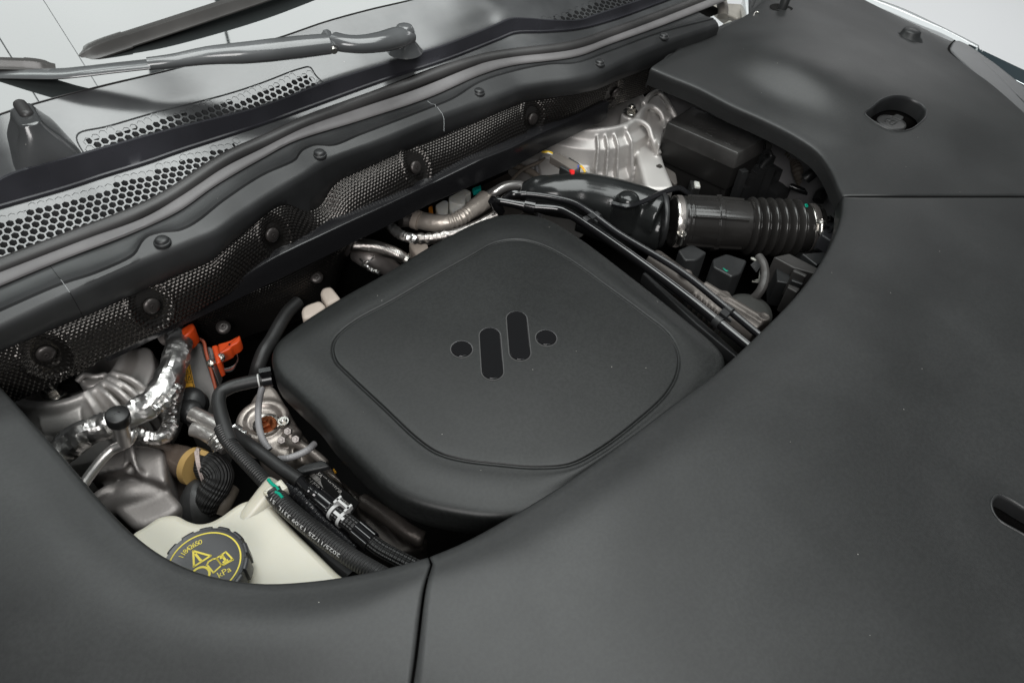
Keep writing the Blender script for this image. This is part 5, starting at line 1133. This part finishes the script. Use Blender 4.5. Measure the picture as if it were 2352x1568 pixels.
# filler neck + cap
ax = V((.02, .03, 1)).normalized()
rc = pm(C12, 1305, 1385, -.008); Rr = .0395
mk('neck', lathe(rc - ax * .045, ax, [(.040, 0), (.036, .004), (.034, .01), (.034, .03)], 40), cream, et)
def capr(th, r0):
    k = (th / (2 * math.pi) * 14) % 1; return r0 - (.0030 if k < .30 else 0)
rows = []
for r0, h, rib in [(.0475, -.026, 1), (.0475, -.004, 1), (.0470, -.0015, 1), (.0455, -.0003, 1), (.0440, 0, 0), (.0425, -.0006, 0), (.0415, -.0009, 0), (.02, -.0009, 0), (.0003, -.0009, 0)]:
    a_ = ax.orthogonal().normalized(); b_ = ax.cross(a_)
    rows.append([rc + ax * h + (a_ * math.cos(t) + b_ * math.sin(t)) * (capr(t, r0) if rib else r0) for t in [2 * math.pi * j / 280 for j in range(280)]])
capm = mat('tank_cap_black', (.020, .020, .022), .36, bump=(300, .12, .0005), blotch=.15)
cp_ = mk('screw_cap', grid(rows, True), capm, et, angle=40)
X_ = V((1, 0, 0)); X_ = (X_ - ax * X_.dot(ax)).normalized(); Y_ = ax.cross(X_)
def onc(x, y, l=-.0005): return rc + X_ * x + Y_ * y + ax * l
def ring(r, w_, a0=0, a1=2 * math.pi, n=90, cx=0, cy=0):
    rows = [[onc(cx + math.cos(a0 + (a1 - a0) * k / n) * q_, cy + math.sin(a0 + (a1 - a0) * k / n) * q_) for k in range(n + 1)] for q_ in (r - w_, r + w_)]; return grid(rows)
def strokes(segs, w_):
    vs, fs = [], []
    for (x0, y0, x1, y1) in segs:
        d = V((x1 - x0, y1 - y0)); d.normalize(); x0 -= d.x * w_; y0 -= d.y * w_; x1 += d.x * w_; y1 += d.y * w_; k = len(vs)
        for s in ((x0 - d.y * w_, y0 + d.x * w_), (x0 + d.y * w_, y0 - d.x * w_), (x1 + d.y * w_, y1 - d.x * w_), (x1 - d.y * w_, y1 + d.x * w_)): vs.append(onc(*s))
        fs.append((k, k + 1, k + 2, k + 3))
    return vs, fs
def loc2(x, y):                 # traced print position -> cap coordinates
    p = pm(C12, x, y, rc.z) - rc; return p.dot(X_), p.dot(Y_)
def poly(ptsx, w_, close=True):
    q_ = [loc2(*p) for p in ptsx]; return strokes([(*q_[i], *q_[(i + 1) % len(q_)]) for i in range(len(q_) if close else len(q_) - 1)], w_)
prt = [ring(Rr * .97, .0008), poly([(1192, 1255), (1365, 1305), (1200, 1412)], .0011), poly([(1218, 1290), (1252, 1335)], .0013, False), poly([(1266, 1349), (1269, 1352)], .0014, False),
       poly([(1330, 1395), (1395, 1475), (1475, 1400), (1425, 1330), (1385, 1340), (1345, 1365)], .0009), poly([(1425, 1330), (1515, 1265), (1585, 1340), (1475, 1400)], .0009), poly([(1475, 1400), (1500, 1395), (1590, 1345)], .0008, False),
       poly([(1470, 1305), (1475, 1300)], .0016, False), poly([(1470, 1325), (1490, 1317), (1515, 1352)], .0013, False), poly([(1495, 1368), (1530, 1350)], .0011, False), ring(.0095, .0013, cx=loc2(1265, 1500)[0], cy=loc2(1265, 1500)[1])]
def flat(s, size, x, y, ang):   # text set on the cap
    tv, tf = textmesh(s, size); px_, py_ = loc2(x, y); c, s_ = math.cos(ang), math.sin(ang); return [onc(px_ + v.x * c - v.y * s_, py_ + v.x * s_ + v.y * c) for v in tv], tf
qk = V(loc2(1540, 1465)) - V(loc2(1430, 1530)); prt.append(flat('kPa', .0105, 1448, 1532, math.atan2(qk.y, qk.x)))
a0 = math.atan2(*loc2(1055, 1308)[::-1]); a1 = math.atan2(*loc2(1262, 1172)[::-1]); ra = (V(loc2(1055, 1308)).length + V(loc2(1262, 1172)).length) / 2 - .0035
if a0 < 0: a0 += 2 * math.pi
for i, ch in enumerate('11842650'):
    th = a0 + (a1 - a0) * i / 7.0; tv, tf = textmesh(ch, .0088, 'CENTER'); cx_, cy_ = math.cos(th) * ra, math.sin(th) * ra; e = th - math.pi / 2; c, s_ = math.cos(e), math.sin(e)
    prt.append(([onc(cx_ + v.x * c - v.y * s_, cy_ + v.x * s_ + v.y * c) for v in tv], tf))
mk('yellow_print', join(*[(p[0], p[1]) for p in prt]), yprint, cp_, smooth=False)
# nozzle
nz = [W(u, v, z) for u, v, z in [(560, 1200, -.062), (590, 1165, -.055), (618, 1130, -.045), (634, 1112, -.038)]]
mk('nozzle', join(tube(nz, [.012, .013, .0135, .0135], n=20, seg=20), slab([W(u, v, -.028) for u, v in [(602, 1128), (645, 1098), (661, 1118), (622, 1146)]], .016, .002), slab([W(u, v, -.050) for u, v in [(575, 1178), (600, 1128), (640, 1150), (600, 1180)]], .012, .003)), cream, et, angle=40)
mk('green_mark', tube([W(u, v, -.0265) for u, v in [(616, 1100), (624, 1110), (634, 1118), (640, 1126)]], .0022, n=10, seg=8), green, et)

# ================================================================== HOSES ABOVE THE TANK
bq = thing('bent_black_hose', 'matt black hose bent from the cover clamp down to the tank nozzle', 'hose', W(520, 960, -.06))
hose('hose', C11, [(1240, 820, -.045), (1130, 840, -.045), (980, 870, -.045), (800, 920, -.045), (690, 985, -.045), (665, 1080, -.045), (690, 1230, -.045), (740, 1400, -.045), (800, 1560, -.045)], .0095, matt, '', par=bq, n=120, seg=26)
hose('lower_hose', C12, [(1470, 40, -.045), (1530, 160, -.045), (1650, 300, -.045), (1800, 460, -.045), (1930, 600, -.045)], .0094, wound, '', par=bq, n=60, seg=26)
pk = pm(C11, 1220, 830, -.045); dk = (pm(C11, 1240, 820, -.045) - pm(C11, 1130, 840, -.045)).normalized()
mk('spring_clamp', join(lathe(pk, dk, [(.0095, -.006), (.0110, -.006), (.0110, .007), (.0095, .007)], 30), obox(pm(C11, 1200, 745, -.026), dk * .008, V((0, 0, .0045)), dk.cross(V((0, 0, 1))) * .004)), hosem, bq, angle=40)
mk('white_ring', lathe(pk - dk * .011, dk, [(.0095, -.001), (.0101, -.001), (.0101, .001), (.0095, .001)], 30), wprint, bq)
mk('green_mark', tube(T(C11, [(1140, 776, -.0305), (1190, 780, -.030), (1270, 752, -.030)], 0), .0018, n=10, seg=6), green, bq)
gc = thing('grey_cable', 'thin grey cable hanging from behind the hose clamp over the engine casting', 'cable', W(600, 960, -.1))
hose('cable', C11, [(1170, 900, -.075), (1135, 1050, -.08), (1120, 1200, -.08), (1130, 1380, -.08), (1180, 1540, -.08), (1250, 1640, -.085)], .0048, cable, '', par=gc, n=60, seg=16)
gc2 = hose('grey_cable', C13, [(760, 60, -.08), (680, 130, -.075), (560, 190, -.075), (450, 225, -.075), (350, 235, -.08)], .0047, cable, 'short curved grey cable emerging below the engine cover edge', cat='cable', n=40, seg=16)
# bright engine casting under the cover
bc = thing('engine_casting', 'pale cast engine block under the cover with a copper coloured plug', 'engine casting', W(640, 980, -.25))
pr = [slab(T(C11, [(960, 1350), (1010, 1100), (1100, 950), (1280, 860), (1420, 1100), (1600, 1400), (1760, 1600), (1500, 1800), (1100, 1560)], -.125), .14, .02, .006), lathe(pm(C11, 1170, 1290, -.122), (0, 0, 1), [(.040, -.05), (.040, -.002), (.036, .002), (.027, .002), (.025, -.004), (.001, -.004)], 40),
      tube(T(C11, [(1470, 1430, -.115), (1540, 1500, -.115)], 0), .014, n=8, seg=20), tube(T(C13, [(380, 30, -.12), (560, 60, -.11), (760, 180, -.11), (900, 300, -.11)], 0), .007, n=24, seg=10), slab(T(C13, [(420, -20), (640, 0), (900, 260), (1100, 520), (900, 420), (600, 250), (430, 200)], -.128), .1, .01, .004), ribbon(T(C13, [(520, 60, -.118), (500, 150, -.118), (560, 230, -.118)], 0), .02, .005), ribbon(T(C13, [(650, 150, -.118), (760, 260, -.118)], 0), .02, .005)]
cast('casting', pr, mat('warm_cast_metal', (.38, .34, .31), .42, metal=.75, bump=(250, .3, .0008), rvar=.06), bc, .0026, 4)
bolt('copper_plug', W(C11[0] + 1210 * .2, C11[1] + 1350 * .2, -.115), .010, bc, copper, washer=True)
mk('knurled_ring', lathe(W(C11[0] + 1215 * .2, C11[1] + 1352 * .2, -.117), (0, 0, 1), [(.015, -.003), (.0195, -.003), (.0195, .003), (.0180, .0045), (.015, .003)], 40), steel, bc, angle=30)
bolt('bolt', W(C11[0] + 1410 * .2, C11[1] + 1315 * .2, -.112), .0055, bc, steel)
for x, y in [(1470, 1430), (1560, 1520), (1400, 1530)]: bolt('bolt', W(C11[0] + x * .2, C11[1] + y * .2, -.100), .0060, bc, alud, ax=(-.3, -.4, .8), washer=False, hgt=1.5)
lo = thing('lower_engine_cover', 'brown-grey lower engine casting running under the front corner of the cover', 'engine casting', W(860, 1180, -.25))
pr = [slab(T(C13, [(900, 330), (1300, 640), (1650, 860), (1950, 1050), (2100, 1160), (1900, 1300), (1650, 1330), (1300, 1000), (1200, 700)], -.14), .14, .02, .006), tube(T(C13, [(1300, 710, -.13), (1600, 900, -.12), (1850, 1080, -.12), (2000, 1160, -.125)], 0), .012, n=30, seg=16), tube(T(C13, [(1320, 800, -.145), (1600, 1050, -.14), (1800, 1270, -.145)], 0), .005, n=24, seg=10), ribbon(T(C13, [(1850, 1050, -.11), (1930, 1190, -.12)], 0), .03, .005), ribbon(T(C13, [(1930, 1060, -.11), (2010, 1180, -.12)], 0), .03, .005)]
cast('casting', pr, head, lo, .0028, 4)
# number plate on the engine
pl = thing('engine_number_plate', 'black engine number label with bar codes and grey lettering beside the hoses', 'label', W(800, 1130, -.13))
lc2 = [pm(C13, 812, 352, -.100), pm(C13, 1275, 735, -.100), pm(C13, 1150, 930, -.118), pm(C13, 640, 440, -.118)]
quadplate(lc2, mat('black_label', (.012, .012, .012), .4), 'label_plate', pl)
def setquad(s, c, x0, x1, y0, y1, m, name, par):
    tv, tf = textmesh(s, 1.0); mx_ = max(v.x for v in tv); mn_ = min(v.x for v in tv); my_ = max(v.y for v in tv)
    return mk(name, ([quadp(c, x0 + (x1 - x0) * (v.x - mn_) / (mx_ - mn_), y1 + (y0 - y1) * v.y / .72, .0014) for v in tv], tf), m, par, smooth=False)
setquad('SAIC MOTOR', lc2, .06, .64, .08, .30, gprint, 'lettering', pl)
setquad('*15FNE*027SC10*', lc2, .06, .93, .74, .93, gprint, 'lettering', pl)
random.seed(3); x = .02; vs, fs = [], []
while x < .97:
    w1 = random.choice([.004, .004, .008, .012]); k = len(vs); vs += [quadp(lc2, s, t, .0014) for s, t in ((x, .36), (x + w1, .36), (x + w1, .66), (x, .66))]; fs.append((k, k + 1, k + 2, k + 3)); x += w1 + random.choice([.004, .006, .008])
mk('bar_code', (vs, fs), gprint, pl, smooth=False)
# pipe with quick connectors
qc = thing('quick_connector_pipe', 'black pipe with collars, braided sections and a white spring clamp, beside the number label', 'hose', W(780, 1150, -.06))
Z1 = -.060
hose('sleeve', C13, [(-180, -60, Z1 - .02), (-60, 20, Z1 - .01), (80, 120, Z1), (250, 245, Z1), (420, 370, Z1), (590, 485, Z1)], .0088, matt, '', par=qc, n=50, seg=22)
hose('stem', C13, [(580, 480, Z1), (680, 590, Z1), (840, 715, Z1)], [.0074, .0072, .0100], gloss, '', par=qc, n=20, seg=20)
def dirc(a, b): return (pm(C13, *b, Z1) - pm(C13, *a, Z1)).normalized()
dd = dirc((590, 485), (1280, 1060))
def collarq(x, y, L_, r, ribs=12):
    c = pm(C13, x, y, Z1); t, a, b = frames([c - dd * L_, c, c + dd * L_])[1]; n = ribs * 6
    rows = [[c + dd * h + (a * math.cos(2 * math.pi * k / n) + b * math.sin(2 * math.pi * k / n)) * (q_ + (.0007 if (k // 3) % 2 else -.0003)) for k in range(n)] for h, q_ in [(-L_, r - .002), (-L_, r), (L_, r), (L_, r - .002)]]
    return mk('collar', grid(rows, True), gloss, qc, angle=40)
collarq(885, 730, .012, .0112); 
hose('stem', C13, [(700, 590, Z1 + .004), (740, 620, Z1 + .004), (800, 660, Z1 + .004)], .0090, gloss, '', par=qc, n=16, seg=20, rfun=lambda s, th, f: 1 + .08 * math.sin(s * 700))
hose('braided_section', C13, [(920, 790, Z1), (1050, 890, Z1), (1180, 985, Z1), (1300, 1085, Z1)], .0099, braid, '', par=qc, n=60, seg=26)
collarq(1330, 1115, .013, .0120)
hose('braided_section', C13, [(1360, 1150, Z1), (1500, 1260, Z1 - .004), (1700, 1370, Z1 - .008), (1900, 1470, Z1 - .012), (2150, 1580, Z1 - .02), (2350, 1700, Z1 - .03)], .0105, braid, '', par=qc, n=60, seg=26)
wm = mat('white_clamp', (.38, .38, .375), .4)
cpt = pm(C13, 1040, 885, Z1); t3, a3, b3 = frames([cpt - dd * .01, cpt, cpt + dd * .01])[1]
def band(o_, w_): 
    rows = [[cpt + dd * (o_ + h) + (a3 * math.cos(k * math.pi / 30) + b3 * math.sin(k * math.pi / 30)) * r for k in range(60)] for h, r in [(-w_, .0102), (-w_, .0113), (w_, .0113), (w_, .0102)]]; return grid(rows, True)
ear = cpt + V((0, 0, .0114)) + (pm(C13, 1120, 830, Z1) - pm(C13, 1080, 880, Z1)).normalized() * .010
mk('white_clamp', join(band(-.0085, .0022), band(.0075, .0022), obox(cpt + (V((0, 0, H)) - cpt).normalized() * .0108, dd * .0085, dd.cross(V((0, 0, 1))).normalized() * .002, V((0, 0, .001))), obox(ear + dd * .001, dd * .011, dd.cross(V((0, 0, 1))).normalized() * .0015, V((0, 0, .0045))), obox(ear - dd * .009, dd * .0015, dd.cross(V((0, 0, 1))).normalized() * .006, V((0, 0, .0045))), obox(ear + dd * .010, dd * .0015, dd.cross(V((0, 0, 1))).normalized() * .006, V((0, 0, .0045)))), wm, qc, angle=40)
# printed hose
ph = thing('printed_hose', 'black hose with a white printed date code above the cream tank', 'hose', W(780, 1230, -.04))
Z2 = -.036
hp_ = [(300, 620, Z2), (330, 670, Z2), (420, 770, Z2), (600, 930, Z2), (800, 1090, Z2), (1000, 1240, Z2), (1200, 1380, Z2), (1400, 1500, Z2), (1650, 1640, Z2), (1850, 1780, Z2 - .01)]
Pp = cr([pm(C13, x, y, z) for x, y, z in hp_], 260)
Pp = [p + V((0, 0, 0)) for p in Pp]
rP = .0112
def flare(s, th, f): return 1 + (.06 * math.exp(-s * 60))
mk('hose', tube(Pp, rP, raw=True, seg=36, rfun=flare), wound, ph)
Fp = frames(Pp); Ls = [0]
for i in range(1, 260): Ls.append(Ls[-1] + (Pp[i] - Pp[i - 1]).length)
tv, tf = textmesh('2025/11/25 13:09 331L  S1', 1.0); wx_ = max(v.x for v in tv)
s_end, s_beg = .128, .010; out = []
vdir = (V((0, 0, H)) - Pp[60]).normalized(); t9, a9, b9 = Fp[60]; thv = math.atan2(vdir.dot(b9), vdir.dot(a9))
left_ = V((-1, -.3, 0)) ; sg = 1 if (-a9 * math.sin(thv) + b9 * math.cos(thv)).dot(RM @ V((-1, -1, 0))) > 0 else -1
for v in tv:
    s = s_end + (s_beg - s_end) * v.x / wx_; i = 0
    while i < 258 and Ls[i + 1] < s: i += 1
    f = (s - Ls[i]) / (Ls[i + 1] - Ls[i]); p = Pp[i].lerp(Pp[i + 1], f); t, a, b = Fp[i]
    th = thv + sg * (.35 + v.y * .62 * .9); out.append(p + (a * math.cos(th) + b * math.sin(th)) * (rP * (1 + .06 * math.exp(-s * 60)) + .0004))
mk('date_print', (out, tf), wprint, ph, smooth=False)
mk('green_mark', tube([Pp[8] + V((0, 0, rP)), Pp[16] + V((0.002, 0.002, rP - .0005)), Pp[26] + V((.002, .002, rP - .0005))], .002, n=10, seg=6), green, ph)
o = mk('lower_black_hose', tube(T(C13, [(330, 850, -.075), (500, 1010, -.075), (700, 1200, -.078), (900, 1400, -.08), (1150, 1600, -.085)], 0), .010, n=50, seg=16), matt); tag(o, 'black hose squeezed between the cream tank and the printed hose', 'hose')
o = mk('ribbed_loom', tube(T(C13, [(470, 560, -.075), (600, 660, -.07), (720, 780, -.07), (820, 900, -.075), (1000, 1050, -.08), (1250, 1280, -.085)], 0), .0105, n=120, seg=18, rfun=lambda s, th, f: 1 + .06 * math.sin(s * 800)), hosem); tag(o, 'glossy ribbed black loom between the printed hose and the quick connector pipe', 'loom')
o = mk('black_strap', slab(T(C13, [(530, 350), (640, 290), (860, 240), (940, 310), (880, 330), (700, 372), (600, 400)], -.095), .008, .004), satin); tag(o, 'black strap crossing above the number label', 'strap')
o = mk('brass_clip', slab(T(C13, [(965, 345), (985, 340), (1015, 375), (990, 390)], -.095), .004, .001), mat('brass', (.6, .3, .03), .3, metal=.7)); tag(o, 'tiny brass clip below the cover edge', 'clip')

# things at the very top of the frame, right of the rail end
ht = thing('hinge_assembly', 'pale metal bonnet hinge parts beyond the end of the rail, top edge', 'hinge', W(1690, 20, .02))
hm = mat('weathered_hinge_metal', (.30, .28, .25), .5, metal=.4, bump=(100, .4, .001), blotch=.3)
mk('hinge_arm', tube(T(C20, [(560, -120, .08), (610, 20, .075), (650, 180, .07), (640, 300, .06)], 0), .013, n=20, seg=14), hm, ht)
mk('hinge_plate', slab(T(C20, [(450, 90), (700, 60), (1050, 80), (1000, 320), (760, 330), (640, 250)], .03), .02, .004), hm, ht)
mk('hinge_rod', tube(T(C20, [(700, 270, .04), (820, 310, .042), (920, 360, .043)], 0), .006, n=8, seg=10), hm, ht)
mk('pale_wedge', slab(T(C20, [(640, 430), (760, 360), (890, 400), (680, 550), (615, 520)], .045), .05, .003), mat('pale_painted_metal', (.42, .42, .38), .5), ht)
o = mk('body_colour_strip', slab(T(C20, [(1020, -100), (1110, -100), (1115, 300), (1070, 290)], .07), .03, .003), paint); tag(o, 'narrow white painted strip beside the bonnet hinge', 'body edge')
o = mk('dark_gap_block', slab(T(C20, [(1120, -100), (1400, -100), (1390, 160), (1220, 300), (1120, 310)], .04), .05, .004), satin); tag(o, 'dark block between the white strip and the far wing trim', 'bracket')
o = mk('wire_hook', tube(T(C20, [(1190, 300, .078), (1215, 235, .08), (1250, 215, .08), (1290, 235, .08)], 0), .0018, n=12, seg=8), steel); tag(o, 'small bright wire hook at the corner of the far wing trim', 'hook')
